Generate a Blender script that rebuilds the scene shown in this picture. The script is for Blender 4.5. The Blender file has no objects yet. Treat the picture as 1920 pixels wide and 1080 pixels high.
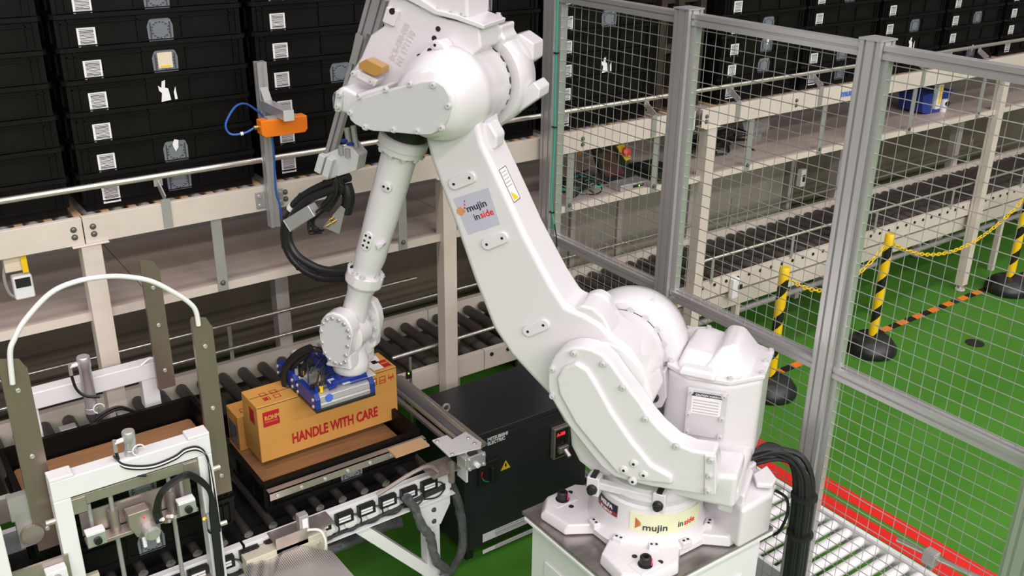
import bpy, bmesh, math, random
from math import radians, sin, cos, pi
from mathutils import Vector, Matrix
random.seed(7)
V = Vector
sc = bpy.context.scene
C = sc.collection

# ---------------- camera, world, lights, exposure ----------------
cam_d = bpy.data.cameras.new('camera'); cam = bpy.data.objects.new('camera', cam_d); C.objects.link(cam)
cam_d.sensor_width = 36.0; cam_d.lens = 36.0 * 1840 / 1920; cam_d.clip_start = 0.05; cam_d.clip_end = 100
def _cam():
    p, r, y = radians(23.26), radians(.746), radians(54.17)
    H = V((cos(y), sin(y), 0)); R = V((sin(y), -cos(y), 0)); Z = V((0, 0, 1))
    fw = cos(p)*H - sin(p)*Z; up = sin(p)*H + cos(p)*Z
    r1 = cos(r)*R + sin(r)*up; u1 = -sin(r)*R + cos(r)*up
    m = Matrix((r1, u1, -fw)).transposed().to_4x4(); m.translation = V((0, 0, 3.1)); return m
cam.matrix_world = _cam()
sc.camera = cam
w = bpy.data.worlds.new('hall'); sc.world = w; w.use_nodes = True
w.node_tree.nodes['Background'].inputs[0].default_value = (1.0, .925, 1.0, 1)
w.node_tree.nodes['Background'].inputs[1].default_value = .27
def ceiling_lamp(x, y, z, lx, ly, power, rz=0):
    d = bpy.data.lights.new('ceiling_lamp', 'AREA'); d.shape = 'RECTANGLE'; d.size = lx; d.size_y = ly; d.energy = power
    d.color = (1.0, .925, .935)
    o = bpy.data.objects.new('ceiling_lamp', d); C.objects.link(o); o.location = (x, y, z); o.rotation_euler = (0, 0, rz)
for lx_ in (-9.0, -5.0, -1.0, 3.0, 7.0, 11.0):
    for ly_, pw in ((2.6, 130), (-2.0, 230), (-6.0, 420), (-10.0, 600), (-14.0, 700)):
        ceiling_lamp(lx_, ly_, 7.0, 3.2, .5, pw * (.62 if lx_ > 4 else 1))
vs = sc.view_settings; vs.view_transform = 'Standard'; vs.look = 'None'; vs.gamma = 1; vs.use_curve_mapping = False; vs.exposure = -0.80

# ---------------- materials ----------------
def mat(name, col, rough=.5, metal=0., var=None, bump=None, coat=0., emit=None, stretch=(1,1,1), spec=None):
    m = bpy.data.materials.new(name); m.use_nodes = True; nt = m.node_tree; b = nt.nodes['Principled BSDF']
    b.inputs['Base Color'].default_value = (*col, 1); b.inputs['Roughness'].default_value = rough; b.inputs['Metallic'].default_value = metal
    if coat: b.inputs['Coat Weight'].default_value = coat; b.inputs['Coat Roughness'].default_value = .15
    if spec is not None: b.inputs['Specular IOR Level'].default_value = spec
    if emit: b.inputs['Emission Color'].default_value = (*emit[0], 1); b.inputs['Emission Strength'].default_value = emit[1]
    if var or bump:
        tc = nt.nodes.new('ShaderNodeTexCoord'); mp = nt.nodes.new('ShaderNodeMapping'); nt.links.new(tc.outputs['Object'], mp.inputs[0])
        mp.inputs['Scale'].default_value = stretch
    if var:   # (scale, second colour, amount)
        n = nt.nodes.new('ShaderNodeTexNoise'); n.inputs['Scale'].default_value = var[0]; n.inputs['Detail'].default_value = 6; n.inputs['Roughness'].default_value = .65
        nt.links.new(mp.outputs[0], n.inputs['Vector'])
        r = nt.nodes.new('ShaderNodeValToRGB'); r.color_ramp.elements[0].position = .35; r.color_ramp.elements[1].position = .7
        c2 = var[1]; a = var[2]
        r.color_ramp.elements[0].color = (*col, 1); r.color_ramp.elements[1].color = (*[col[i]*(1-a)+c2[i]*a for i in range(3)], 1)
        nt.links.new(n.outputs[0], r.inputs[0]); nt.links.new(r.outputs[0], b.inputs['Base Color'])
        rr = nt.nodes.new('ShaderNodeMapRange'); rr.inputs[3].default_value = max(0, rough-.08); rr.inputs[4].default_value = min(1, rough+.1)
        nt.links.new(n.outputs[0], rr.inputs[0]); nt.links.new(rr.outputs[0], b.inputs['Roughness'])
    if bump:  # (scale, strength, distance)
        n = nt.nodes.new('ShaderNodeTexNoise'); n.inputs['Scale'].default_value = bump[0]; n.inputs['Detail'].default_value = 3
        nt.links.new(mp.outputs[0], n.inputs['Vector'])
        bp = nt.nodes.new('ShaderNodeBump'); bp.inputs['Strength'].default_value = bump[1]; bp.inputs['Distance'].default_value = bump[2]
        nt.links.new(n.outputs[0], bp.inputs['Height']); nt.links.new(bp.outputs[0], b.inputs['Normal'])
    return m
def stripes(name, ca, cb, scale, axis=2, rnd=True, thr=.5):
    """flat print: lines across one object axis, random widths (barcodes, small print)"""
    m = bpy.data.materials.new(name); m.use_nodes = True; nt = m.node_tree; b = nt.nodes['Principled BSDF']; b.inputs['Roughness'].default_value = .45
    tc = nt.nodes.new('ShaderNodeTexCoord'); sx = nt.nodes.new('ShaderNodeSeparateXYZ'); nt.links.new(tc.outputs['Generated'], sx.inputs[0])
    mu = nt.nodes.new('ShaderNodeMath'); mu.operation = 'MULTIPLY'; mu.inputs[1].default_value = scale; nt.links.new(sx.outputs[axis], mu.inputs[0])
    fl = nt.nodes.new('ShaderNodeMath'); fl.operation = 'FLOOR'; nt.links.new(mu.outputs[0], fl.inputs[0])
    wn = nt.nodes.new('ShaderNodeTexWhiteNoise'); wn.noise_dimensions = '1D'; nt.links.new(fl.outputs[0], wn.inputs['W'])
    gt = nt.nodes.new('ShaderNodeMath'); gt.operation = 'GREATER_THAN'; gt.inputs[1].default_value = thr; nt.links.new(wn.outputs[0], gt.inputs[0])
    if not rnd:   # evenly pitched bars of slightly varying width
        fr = nt.nodes.new('ShaderNodeMath'); fr.operation = 'FRACT'; nt.links.new(mu.outputs[0], fr.inputs[0])
        md = nt.nodes.new('ShaderNodeMath'); md.operation = 'MULTIPLY_ADD'; md.inputs[1].default_value = .35; md.inputs[2].default_value = .28; nt.links.new(wn.outputs[0], md.inputs[0])
        nt.links.new(fr.outputs[0], gt.inputs[0]); nt.links.new(md.outputs[0], gt.inputs[1])
    prev = gt.outputs[0]
    for ax, lo, hi in ((0, .12, .9), (2, .08, .93)):
        for op, v in (('GREATER_THAN', lo), ('LESS_THAN', hi)):
            q = nt.nodes.new('ShaderNodeMath'); q.operation = op; q.inputs[1].default_value = v; nt.links.new(sx.outputs[ax], q.inputs[0])
            mm = nt.nodes.new('ShaderNodeMath'); mm.operation = 'MULTIPLY'; nt.links.new(prev, mm.inputs[0]); nt.links.new(q.outputs[0], mm.inputs[1]); prev = mm.outputs[0]
    mx = nt.nodes.new('ShaderNodeMix'); mx.data_type = 'RGBA'; mx.inputs[6].default_value = (*ca, 1); mx.inputs[7].default_value = (*cb, 1)
    nt.links.new(prev, mx.inputs[0]); nt.links.new(mx.outputs[2], b.inputs['Base Color'])
    return m
M = dict(
 robot=mat('robot_white_paint', (.70,.68,.69), .3, bump=(38,.10,.004), coat=.5),
 robot2=mat('robot_cover_grey_white', (.56,.56,.56), .42, bump=(60,.05,.002)),
 white=mat('white_powder_coat', (.74,.75,.74), .4, bump=(90,.04,.001)),
 cream=mat('cream_conveyor_paint', (.66,.60,.52), .45, var=(3,(.50,.43,.35),.5)),
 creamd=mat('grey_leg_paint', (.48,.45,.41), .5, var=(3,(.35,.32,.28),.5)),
 shelf=mat('dusty_steel_shelf', (.60,.50,.43), .4, metal=.15, var=(2.2,(.66,.58,.51),.8)),
 rollc=mat('dark_steel_roller', (.16,.15,.14), .25, metal=.8),
 galv=mat('galvanised_steel', (.40,.39,.37), .42, metal=.35, var=(14,(.3,.31,.3),.6)),
 upst=mat('stainless_guide', (.27,.20,.17), .28, metal=.6, var=(2.5,(.20,.15,.13),.5), stretch=(3,3,1)),
 steel=mat('brushed_steel', (.42,.36,.32), .3, metal=.6, var=(2.5,(.30,.26,.23),.6), stretch=(3,3,1)),
 chrome=mat('bright_steel_tube', (.72,.68,.61), .3, metal=.85),
 alu=mat('anodised_aluminium', (.56,.55,.55), .34, metal=.6, bump=(50,.02,.001)),
 alud=mat('aluminium_slot', (.16,.16,.17), .5, metal=.5),
 wire=mat('galvanised_mesh_wire', (.50,.52,.49), .3, metal=.7),
 black=mat('black_plastic', (.006,.006,.007), .52, bump=(70,.12,.001)),
 tote=mat('black_tote_plastic', (.0035,.0032,.003), .42, var=(6,(.007,.006,.0055),.6), spec=.16),
 rubber=mat('black_rubber', (.012,.012,.013), .4),
 dark=mat('charcoal_cabinet_paint', (.018,.019,.023), .42, bump=(220,.25,.0006)),
 darktop=mat('charcoal_cabinet_top', (.024,.023,.027), .33, bump=(220,.2,.0006)),
 roller=mat('grey_rubber_roller', (.065,.057,.05), .5, var=(9,(.10,.085,.07),.6)),
 capsl=mat('grey_roller_cap', (.32,.31,.30), .4, metal=.3),
 wroll=mat('white_roller', (.78,.77,.76), .3),
 card=mat('tan_cardboard', (.60,.30,.062), .75, var=(3,(.45,.21,.045),.5), bump=(160,.1,.0006)),
 cardd=mat('cardboard_seam_dark_line', (.03,.012,.004), .8),  # dark brown line for the flap seams
 board=mat('brown_fibreboard', (.33,.17,.075), .55, var=(4,(.23,.11,.045),.8), stretch=(1,9,1)),
 tan=mat('tan_slat', (.45,.29,.15), .6),
 red=mat('red_print', (.42,.008,.012), .6), redl=mat('red_tape', (.72,.015,.012), .4),
 floor=mat('green_epoxy_floor', (.055,.19,.022), .33, var=(1.2,(.08,.25,.03),.8), bump=(5,.04,.004), spec=.08),
 wall=mat('olive_brown_panel', (.15,.125,.09), .65, var=(1.5,(.11,.095,.07),.7)),
 rackm=mat('dark_brown_steel', (.03,.022,.015), .45),
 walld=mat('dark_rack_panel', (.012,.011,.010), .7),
 panel=mat('beige_grey_enclosure', (.33,.31,.255), .5, var=(2,(.27,.25,.2),.6)),
 orange=mat('orange_scanner_paint', (.85,.20,.008), .38),
 orng=mat('orange_tape', (.85,.22,.015), .5), blk=mat('black_print', (.01,.01,.01), .5),
 yellow=mat('yellow_plastic', (.85,.56,.008), .4), blue=mat('blue_plastic', (.010,.03,.22), .35),
 bluec=mat('blue_cable', (.02,.10,.38), .4), green=mat('green_cable', (.03,.42,.28), .4),
 paper=mat('white_label', (.80,.80,.79), .5), pocket=mat('translucent_grey_card_pocket', (.17,.185,.21), .25, bump=(60,.5,.003), coat=.5),
 pocketd=mat('dark_pocket_print', (.045,.05,.06), .4),
 cream_lab=mat('cream_card', (.70,.62,.46), .5), lilac=mat('lilac_sticker', (.50,.49,.60), .4), lime=mat('pale_yellow_sticker', (.74,.76,.52), .4),
 pinkm=mat('pink_marker', (.85,.05,.25), .4), amber=mat('amber_rubber_block', (.44,.24,.055), .3, coat=.5),
 led=mat('red_led', (.2,0,0), .4, emit=((1,.02,.03),4)), ledg=mat('green_led', (0,.2,0), .4, emit=((.3,1,.05),5)), ledo=mat('orange_led', (.2,.05,0), .4, emit=((1,.3,.02),6)),
 brass=mat('brass_fitting', (.55,.36,.13), .25, metal=1.), slate=mat('dark_text_grey', (.04,.04,.05), .5),
 wrap=mat('grey_cable_wrap', (.07,.07,.075), .38, bump=(30,.8,.006), var=(18,(.2,.2,.21),.5)),
 beige=mat('beige_box_paint', (.52,.49,.38), .5), redcap=mat('red_button', (.75,.06,.05), .35),
 logo_or=mat('orange_logo_print', (.75,.25,.05), .5), bluep=mat('blue_print', (.05,.14,.6), .5), textb=mat('muted_small_print', (.45,.45,.45), .5),
 barcode=stripes('barcode_label', (.80,.80,.79), (.02,.02,.02), 15, rnd=False), small=stripes('small_print_label', (.72,.72,.71), (.42,.42,.42), 17, thr=.45),
 screen=mat('dark_red_screen', (.07,.028,.026), .2), navy=mat('navy_label', (.015,.02,.05), .4), maroon=mat('maroon_label', (.3,.02,.04), .4),
)
# perforated sheet
def perf():
    m = bpy.data.materials.new('perforated_steel'); m.use_nodes = True; nt = m.node_tree; b = nt.nodes['Principled BSDF']
    tc = nt.nodes.new('ShaderNodeTexCoord'); vo = nt.nodes.new('ShaderNodeTexVoronoi'); vo.inputs['Randomness'].default_value = 0; vo.inputs['Scale'].default_value = 130
    nt.links.new(tc.outputs['Object'], vo.inputs['Vector'])
    r = nt.nodes.new('ShaderNodeValToRGB'); r.color_ramp.elements[0].position = .3; r.color_ramp.elements[1].position = .42
    r.color_ramp.elements[0].color = (.05,.05,.045,1); r.color_ramp.elements[1].color = (.62,.60,.56,1)
    nt.links.new(vo.outputs['Distance'], r.inputs[0]); nt.links.new(r.outputs[0], b.inputs['Base Color']); b.inputs['Metallic'].default_value = .7; b.inputs['Roughness'].default_value = .35
    return m
M['perf'] = perf()

# ---------------- helpers ----------------
ORG = {}
def tag(o, label=None, cat=None, group=None, kind=None):
    if label: o['label'] = label
    if cat: o['category'] = cat
    if group: o['group'] = group
    if kind: o['kind'] = kind
    return o
def thing(name, loc, label, cat, group=None):
    o = bpy.data.objects.new(name, None); C.objects.link(o); o.location = loc; o.empty_display_size = .05
    ORG[o.name] = V(loc); return tag(o, label, cat, group)
def catmull(P, n=6):
    P = [V(p) for p in P]; out = []
    for i in range(len(P)-1):
        a, b, c, d = P[max(i-1,0)], P[i], P[i+1], P[min(i+2,len(P)-1)]
        for k in range(n):
            t = k/n; out.append(.5*((2*b)+(c-a)*t+(2*a-5*b+4*c-d)*t*t+(3*b-a-3*c+d)*t**3))
    return out+[P[-1]]
def frame(d, up=(0,0,1)):
    d = V(d).normalized(); u = V(up)
    if abs(d.dot(u)) > .98: u = V((1,0,0))
    x = u.cross(d).normalized(); y = d.cross(x).normalized()
    return x, y, d
class MB:
    def __init__(s): s.bm = bmesh.new()
    def ring(s, pts): return [s.bm.verts.new(p) for p in pts]
    def loft(s, rings, caps=True, closed=True):
        R = [s.ring(r) for r in rings]; n = len(R[0])
        for a, b in zip(R, R[1:]):
            for i in range(n if closed else n-1):
                j = (i+1) % n; s.bm.faces.new((a[i], a[j], b[j], b[i]))
        if caps:
            s.bm.faces.new(R[0][::-1]); s.bm.faces.new(R[-1])
        return s
    def prism(s, pts, vec):
        pts = [V(p) for p in pts]; vec = V(vec); return s.loft([pts, [p+vec for p in pts]])
    def box(s, a, b):
        (x0,y0,z0),(x1,y1,z1) = a, b
        return s.prism([(x0,y0,z0),(x1,y0,z0),(x1,y1,z0),(x0,y1,z0)], (0,0,z1-z0))
    def beam(s, p, q, w, h, up=(0,0,1)):
        p, q = V(p), V(q); x, y, d = frame(q-p, up)
        c = [x*sx*w/2+y*sy*h/2 for sx, sy in ((-1,-1),(1,-1),(1,1),(-1,1))]
        return s.loft([[p+k for k in c], [q+k for k in c]])
    def cyl(s, p, q, r, r2=None, seg=16):
        p, q = V(p), V(q); x, y, d = frame(q-p); r2 = r if r2 is None else r2
        R = [[c+(x*cos(2*pi*i/seg)+y*sin(2*pi*i/seg))*rr for i in range(seg)] for c, rr in ((p,r),(q,r2))]
        return s.loft(R)
    def lathe(s, c, ax, prof, seg=48, up=(0,0,1)):
        c = V(c); x, y, d = frame(ax, up)
        R = [[c+d*t+(x*cos(2*pi*i/seg)+y*sin(2*pi*i/seg))*max(r,1e-4) for i in range(seg)] for t, r in prof]
        return s.loft(R)
    def tube(s, P, r, seg=8):
        P = [V(p) for p in P]; n = len(P); x, y, d = frame(P[1]-P[0]); R = []
        for i in range(n):
            t = (P[min(i+1,n-1)]-P[max(i-1,0)]).normalized()
            x = (x - t*x.dot(t)).normalized(); y = t.cross(x)
            R.append([P[i]+(x*cos(2*pi*k/seg)+y*sin(2*pi*k/seg))*r for k in range(seg)])
        return s.loft(R)
    def mesh(s, name, org, sharp=38):
        bm = s.bm; bmesh.ops.recalc_face_normals(bm, faces=bm.faces)
        sa = radians(sharp)
        for f in bm.faces: f.smooth = True
        for e in bm.edges:
            if len(e.link_faces) == 2 and e.calc_face_angle(0) > sa: e.smooth = False
        if org is not None: bmesh.ops.translate(bm, verts=bm.verts, vec=-V(org))
        me = bpy.data.meshes.new(name); bm.to_mesh(me); bm.free(); return me
    def build(s, name, m, parent=None, bevel=0, org=None, label=None, seg=2, sharp=38, kind=None):
        if parent is not None: o0 = ORG[parent.name]
        else:
            o0 = V(org) if org is not None else sum((v.co for v in s.bm.verts), V((0,0,0)))/len(s.bm.verts)
            if org is None: o0.z = min(v.co.z for v in s.bm.verts)
        me = s.mesh(name, o0, sharp); me.materials.append(M[m] if isinstance(m, str) else m)
        o = bpy.data.objects.new(name, me); C.objects.link(o)
        if parent is not None: o.parent = parent
        else: o.location = o0
        ORG[o.name] = V(o0)
        if bevel:
            b = o.modifiers.new('bevel', 'BEVEL'); b.width = bevel; b.segments = seg; b.limit_method = 'ANGLE'; b.angle_limit = radians(sharp); b.harden_normals = True
        if label: o['label'] = label
        if kind: o['kind'] = kind
        return o
def mesh_of(name, mb, m, sharp=38):
    me = mb.mesh(name, None, sharp); me.materials.append(M[m]); return me
def inst(name, me, parent, pos, ax=None, up=(0,0,1)):
    """place a shared mesh at world pos; its local z turned along ax"""
    o = bpy.data.objects.new(name, me); C.objects.link(o)
    o.parent = parent; base = ORG[parent.name] if parent is not None else V((0,0,0))
    m = Matrix.Translation(V(pos)-base)
    if ax is not None:
        x, y, d = frame(ax, up); m = m @ Matrix((x, y, d)).transposed().to_4x4()
    o.matrix_local = m
    ORG[o.name] = V(pos); return o
def text(body, pos, xd, yd, size, m, parent, name='lettering', sx=1., off=0., align='LEFT', shear=0., warp=None, th=.0006, space=1.):
    cu = bpy.data.curves.new('t', 'FONT'); cu.body = body; cu.size = size; cu.offset = off; cu.align_x = align; cu.shear = shear; cu.extrude = th; cu.resolution_u = 3; cu.space_character = space
    t = bpy.data.objects.new('t', cu); C.objects.link(t); bpy.context.view_layer.update()
    me = bpy.data.meshes.new_from_object(t.evaluated_get(bpy.context.evaluated_depsgraph_get()))
    bpy.data.objects.remove(t); bpy.data.curves.remove(cu)
    xd = V(xd).normalized(); yd = V(yd).normalized(); n = xd.cross(yd); base = ORG[parent.name]
    for v in me.vertices:
        c = v.co.copy(); c.x *= sx
        v.co = (warp(c) if warp else V(pos)+xd*c.x+yd*c.y+n*c.z) - base
    me.materials.clear(); me.materials.append(M[m])
    o = bpy.data.objects.new(name, me); C.objects.link(o); o.parent = parent; ORG[o.name] = V(base); return o
def plate(pos, xd, yd, w, h, m, parent, name='label', th=.001):
    xd = V(xd).normalized(); yd = V(yd).normalized(); n = xd.cross(yd); p = V(pos)
    return MB().prism([p, p+xd*w, p+xd*w+yd*h, p+yd*h], n*th).build(name, m, parent)
ORD = ['bottom', 'second from bottom', 'third from bottom', 'fourth from bottom', 'fifth from bottom', 'sixth from bottom', 'seventh from bottom', 'eighth from bottom']
NTH = ['first','second','third','fourth','fifth','sixth','seventh','eighth','ninth','tenth']
# shared small parts
_b = MB(); _b.lathe((0,0,0), (0,0,1), [(0,.0075),(.004,.0085),(.007,.0065),(.007,.0035),(.003,.003)], 12); BOLT = mesh_of('bolt', _b, 'alu')
_b = MB(); _b.lathe((0,0,0), (0,0,1), [(0,.0125),(.003,.0125),(.0035,.009),(.011,.009),(.012,.0055),(.012,.0045),(.006,.004)], 14); RBOLT = mesh_of('cap_screw', _b, 'robot2')
_b = MB(); _b.lathe((0,0,0), (0,0,1), [(0,.012),(.002,.012),(.002,.008),(.008,.008),(.009,.006)], 10); HBOLT = mesh_of('hex_bolt', _b, 'galv')
HBOLT.materials[0] = mat('dull_bolt_steel', (.2,.19,.18), .4, metal=.8)
_b = MB(); _b.lathe((0,0,0), (0,0,1), [(0,.0052),(.0008,.0052)], 10); HOLE = mesh_of('screw_hole', _b, 'blk')

# ---------------- setting ----------------
MB().box((-4,-6,-.1), (16,5.4,0)).build('floor', 'floor', org=(0,0,0))['kind'] = 'structure'
MB().box((-4,5.0,0), (16,5.3,1.62)).build('wall_back', 'wall', org=(0,5,0))['kind'] = 'structure'
MB().box((-4,5.0,1.62), (16,5.3,5.5)).build('trim_1', 'walld', org=(0,5,1.62))['kind'] = 'structure'

# ---------------- floor markings ----------------
t = thing('floor_tape', (4.05,0,0), 'pair of red tape lines on green floor running beside the mesh fence', 'tape')
for x0, x1 in ((3.895,3.985),(4.035,4.125)):
    MB().box((x0,-3,.0005),(x1,4.6,.002)).build('tape_line', 'redl', t)
t = thing('hazard_tape', (4.6,3.68,0), 'orange and black striped hazard tape on floor along the lower conveyor', 'tape')
MB().box((4.3,3.655,.0005),(10.3,3.715,.0015)).build('tape_line', 'blk', t)
_b = MB(); _b.prism([(0,-.03,.0016),(.1,-.03,.0016),(.11,.03,.0016),(.01,.03,.0016)], (0,0,.0006)); me = mesh_of('orange_stripe', _b, 'orng')
for k in range(29): inst('orange_stripe', me, t, (4.41+.2*k, 3.685, 0))
dc = MB(); dc.cyl((6.39,3.18,.0005),(6.39,3.18,.004),.065,seg=24)
tag(dc.build('cable_outlet', 'blk', org=(6.39,3.18,0)), 'small round black cap set in open green floor', 'floor outlet')

# ---------------- upper roller conveyors ----------------
ROLL_U = MB(); ROLL_U.lathe((0,0,0),(0,1,0),[(0,.008),(.004,.022),(.012,.026),(.57,.026),(.578,.022),(.582,.008)],14); ROLL_U = mesh_of('roller', ROLL_U, 'capsl')
SLAT_U = MB(); SLAT_U.box((-.014,0,-.004),(.014,.57,.006)); SLAT_U = mesh_of('cross_slat', SLAT_U, 'tan')
ROLL_L = MB(); ROLL_L.lathe((0,0,0),(0,1,0),[(0,.01),(.004,.024),(.018,.029),(.522,.029),(.536,.024),(.54,.01)],16); ROLL_L = mesh_of('roller', ROLL_L, 'roller')
def leg_mb(x0, x1, y0, y1, z0, z1):
    b = MB(); b.box((x0,y0,z0+.05),(x1,y1,z1-.006)); b.box((x0-.03,y0-.005,z1-.006),(x1+.03,y1+.005,z1))
    xm, ym = (x0+x1)/2, (y0+y1)/2; b.cyl((xm,ym,z0+.008),(xm,ym,z0+.06),.01,seg=8); b.cyl((xm,ym,z0),(xm,ym,z0+.01),.04,seg=14); return b
def hook(x, lower=1.70):
    b = MB(); b.box((x-.017,3.768,1.768),(x+.017,3.772,1.885)); b.beam((x,3.770,1.885),(x,3.845,1.930),.034,.005,(1,0,0)); b.box((x-.017,3.838,1.92),(x+.017,3.843,1.952)); return b
def upper(x0, x1, joints, legs, hooks, straps, label, rx0):
    t = thing('roller_conveyor', (x0,3.78,0), label, 'conveyor')
    for a, b in zip(joints, joints[1:]):
        m = MB(); y = 3.775
        prof = [(y,1.760),(y+.04,1.760),(y+.04,1.766),(y+.006,1.766),(y+.006,1.860),(y+.026,1.860),(y+.026,1.866),(y,1.866)]
        m.prism([(a+.002,p,q) for p,q in prof],(b-a-.004,0,0)); m.build('side_rail','cream',t,bevel=.002)
        m = MB(); m.box((a+.002,4.40,1.75),(b-.002,4.44,1.855)); m.build('rear_rail','cream',t)
        for xx in (a+.035, a+(b-a)*.5, b-.035):
            if xx > 9: continue
            for zz in (1.795,1.825): inst('bolt', HBOLT, t, (xx,3.775,zz), (0,-1,0))
    n = int((x1-rx0)/.105)
    for k in range(n):
        inst('roller', ROLL_U, t, (rx0+.105*k,3.815,1.812)); inst('cross_slat', SLAT_U, t, (rx0+.0525+.105*k,3.82,1.830))
    for i, (a, b) in enumerate(legs):
        leg_mb(a,b,3.765,3.835,0,1.76).build('leg','cream',t,bevel=.002)
    for x in hooks: hook(x).build('rail_bracket','galv',t)
    for x in straps:
        m = MB(); m.box((x-.022,3.79,1.44),(x+.022,3.796,1.76)); m.build('hanging_strap','galv',t); inst('bolt', HBOLT, t, (x,3.79,1.475),(0,-1,0))
    m = MB(); m.cyl((max(x0,-.6),3.845,1.958),(x1-.08,3.845,1.958),.0125,seg=12); m.build('guide_rail','chrome',t)
    return t
CV1 = upper(-.6,3.97,[-.6,(0.725,3.775,1.799)[0],2.35,3.97],[(.705,.778),(2.312,2.385)],[(1.04,3.775,1.824)[0],(2.552,3.775,1.807)[0],(3.65,3.775,1.814)[0],-.3],[(1.236,3.79,1.643)[0],(2.105,3.79,1.566)[0],(3.099,3.79,1.518)[0],(3.699,3.79,1.656)[0]],'cream upper roller conveyor carrying the black totes, left of the middle fence post',-.471)
MB().box((2.386,3.80,.75),(2.392,3.835,1.755)).build('blue_strip','bluep',CV1)
CV2 = upper(4.02,9.6,[4.02,5.62,5.64,9.6],[(4.07,4.14),(5.585,5.66),(7.17,7.24),(8.9,8.97)],[(4.306,3.775,1.881)[0],(5.041,3.775,1.875)[0],(6.113,3.775,1.917)[0],(6.867,3.775,1.881)[0]],[(4.458,3.79,1.734)[0],(5.128,3.79,1.679)[0],(6.08,3.79,1.63)[0],(6.931,3.79,1.682)[0]],'cream upper roller conveyor with blue lettering, right of the middle fence post',4.105)
text('muratec', (5.242,3.773,1.796), (1,0,0), (0,0,1), .06, 'bluep', CV2, sx=1.2, off=.0022)
def shelf(x0, x1, label, boxes):
    t = thing('steel_shelf', (x0,4.2,1.44), label, 'shelf')
    xs = [x0]
    while xs[-1]+1.55 < x1: xs.append(xs[-1]+1.55)
    xs.append(x1)
    for a, b in zip(xs, xs[1:]):
        m = MB(); m.prism([(a+.002,p,q) for p,q in [(3.80,1.44),(3.805,1.44),(3.805,1.462),(4.56,1.462),(4.56,1.502),(4.565,1.502),(4.565,1.457),(3.815,1.457),(3.80,1.472)]],(b-a-.004,0,0))
        m2 = MB(); m2.box((a+.002,3.80,1.452),(b-.002,4.56,1.466)); m2.build('shelf_board','shelf',t)
        m3 = MB(); m3.box((a+.002,3.796,1.436),(b-.002,3.803,1.472)); m3.build('front_lip','cream',t)
        m4 = MB(); m4.box((a+.002,4.56,1.452),(b-.002,4.568,1.50)); m4.build('back_lip','galv',t)
    for x in [x0+.72+1.6*i for i in range(9) if x0+.72+1.6*i < x1]:
        m = MB(); m.box((x,4.455,.02),(x+.07,4.525,1.452)); m.build('rear_leg','creamd',t)
    return t
shelf(-.6,(3.775,3.8,1.51)[0],'dusty steel shelf under the upper conveyor, behind the robot arm',0)
shelf((3.971,3.8,1.503)[0],9.6,'clean steel shelf under the upper conveyor, right of middle fence post',0)
# cardboard strips seen behind the shelf
for i, (a, b, lb) in enumerate([((1.035,4.7,1.343)[0],(1.09,4.7,1.414)[0],'narrow yellow carton behind shelf at far left'),((1.124,4.7,1.407)[0],(1.193,4.7,1.421)[0],'short yellow carton behind shelf, beside long one'),((1.23,4.7,1.413)[0],(1.464,4.7,1.423)[0],'long yellow carton behind shelf, left of orange scanner'),(2.95,3.9,'long yellow carton behind shelf, right of robot elbow')]):
    m = MB(); m.box((a,4.66,1.36),(b,4.86,1.66)); c = m.build('carton','card',org=((a+b)/2,4.76,1.36),bevel=.003); tag(c, lb, 'carton')
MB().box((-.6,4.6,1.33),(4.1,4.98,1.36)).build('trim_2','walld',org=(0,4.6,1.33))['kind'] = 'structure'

# ---------------- lower roller conveyor ----------------
t = thing('roller_conveyor', (-.6,3.84,0), 'long lower roller conveyor with dark rubber rollers beneath the steel shelf', 'conveyor'); LC = t
for a, b in ((-.6,.9),(.9,2.6),(2.6,4.4),(4.4,6.2),(6.2,8.0),(8.0,9.8)):
    m = MB(); y=3.842; m.prism([(a+.002,p,q) for p,q in [(y,.63),(y+.03,.63),(y+.03,.636),(y+.005,.636),(y+.005,.738),(y+.03,.738),(y+.03,.743),(y,.743)]],(b-a-.004,0,0)); m.build('side_rail','cream',t,bevel=.0015)
    m = MB(); m.box((a+.002,4.42,.64),(b-.002,4.455,.765)); m.build('rear_rail','cream',t)
for a, b in ((4.02,5.6),(5.6,7.2),(7.2,9.8)):
    MB().box((a,3.87,.50),(b-.01,3.90,.60)).build('lower_beam','cream',t)
    MB().cyl((a,3.95,.40),(b,3.95,.40),.022,seg=10).build('conduit','galv',t)
for k in range(97): inst('roller', ROLL_L, t, (-.52+.1055*k,3.872,.706))
_b = MB(); _b.lathe((0,0,0),(0,-1,0),[(0,.011),(.006,.011),(.007,.007)],8); AX = mesh_of('axle_end',_b,'blk')
for k in range(30,80): inst('axle_end', AX, t, (-.52+.1055*k,3.842,.712))
for x in (-.4,1.1,2.75,4.3,5.9,7.5,9.2):
    MB().box((x,4.40,.02),(x+.05,4.45,.64)).build('support','creamd',t)
    if x > 4: MB().box((x+.3,3.875,.0),(x+.34,3.915,.50)).build('support','cream',t)
def rail(P, r, lab_y, stands=()):
    MB().tube(P, r, 10).build('guide_rail','chrome',LC)
rail([(-.5,4.42,.978),(2.53,4.42,.978)],.0095,0); rail([(-.5,4.42,.84),(3.3,4.42,.845)],.0095,0)
rail([(2.058,3.86,0.848),(2.969,3.86,0.858)],.0095,0)
rail([(4.078,3.86,0.818),(4.231,3.86,0.878),(4.25,3.86,.885),(9.6,3.86,.885)],.0095,0)
rail([(3.3,4.40,.875),(9.6,4.40,.86)],.0095,0)
for px in (1358,1526,1672,1797):
    pass
for x in (4.30,5.05,5.95,6.9,7.9,8.8):
    MB().box((x-.012,3.838,.73),(x+.012,3.842,.89)).build('rail_bracket','galv',LC)
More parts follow.
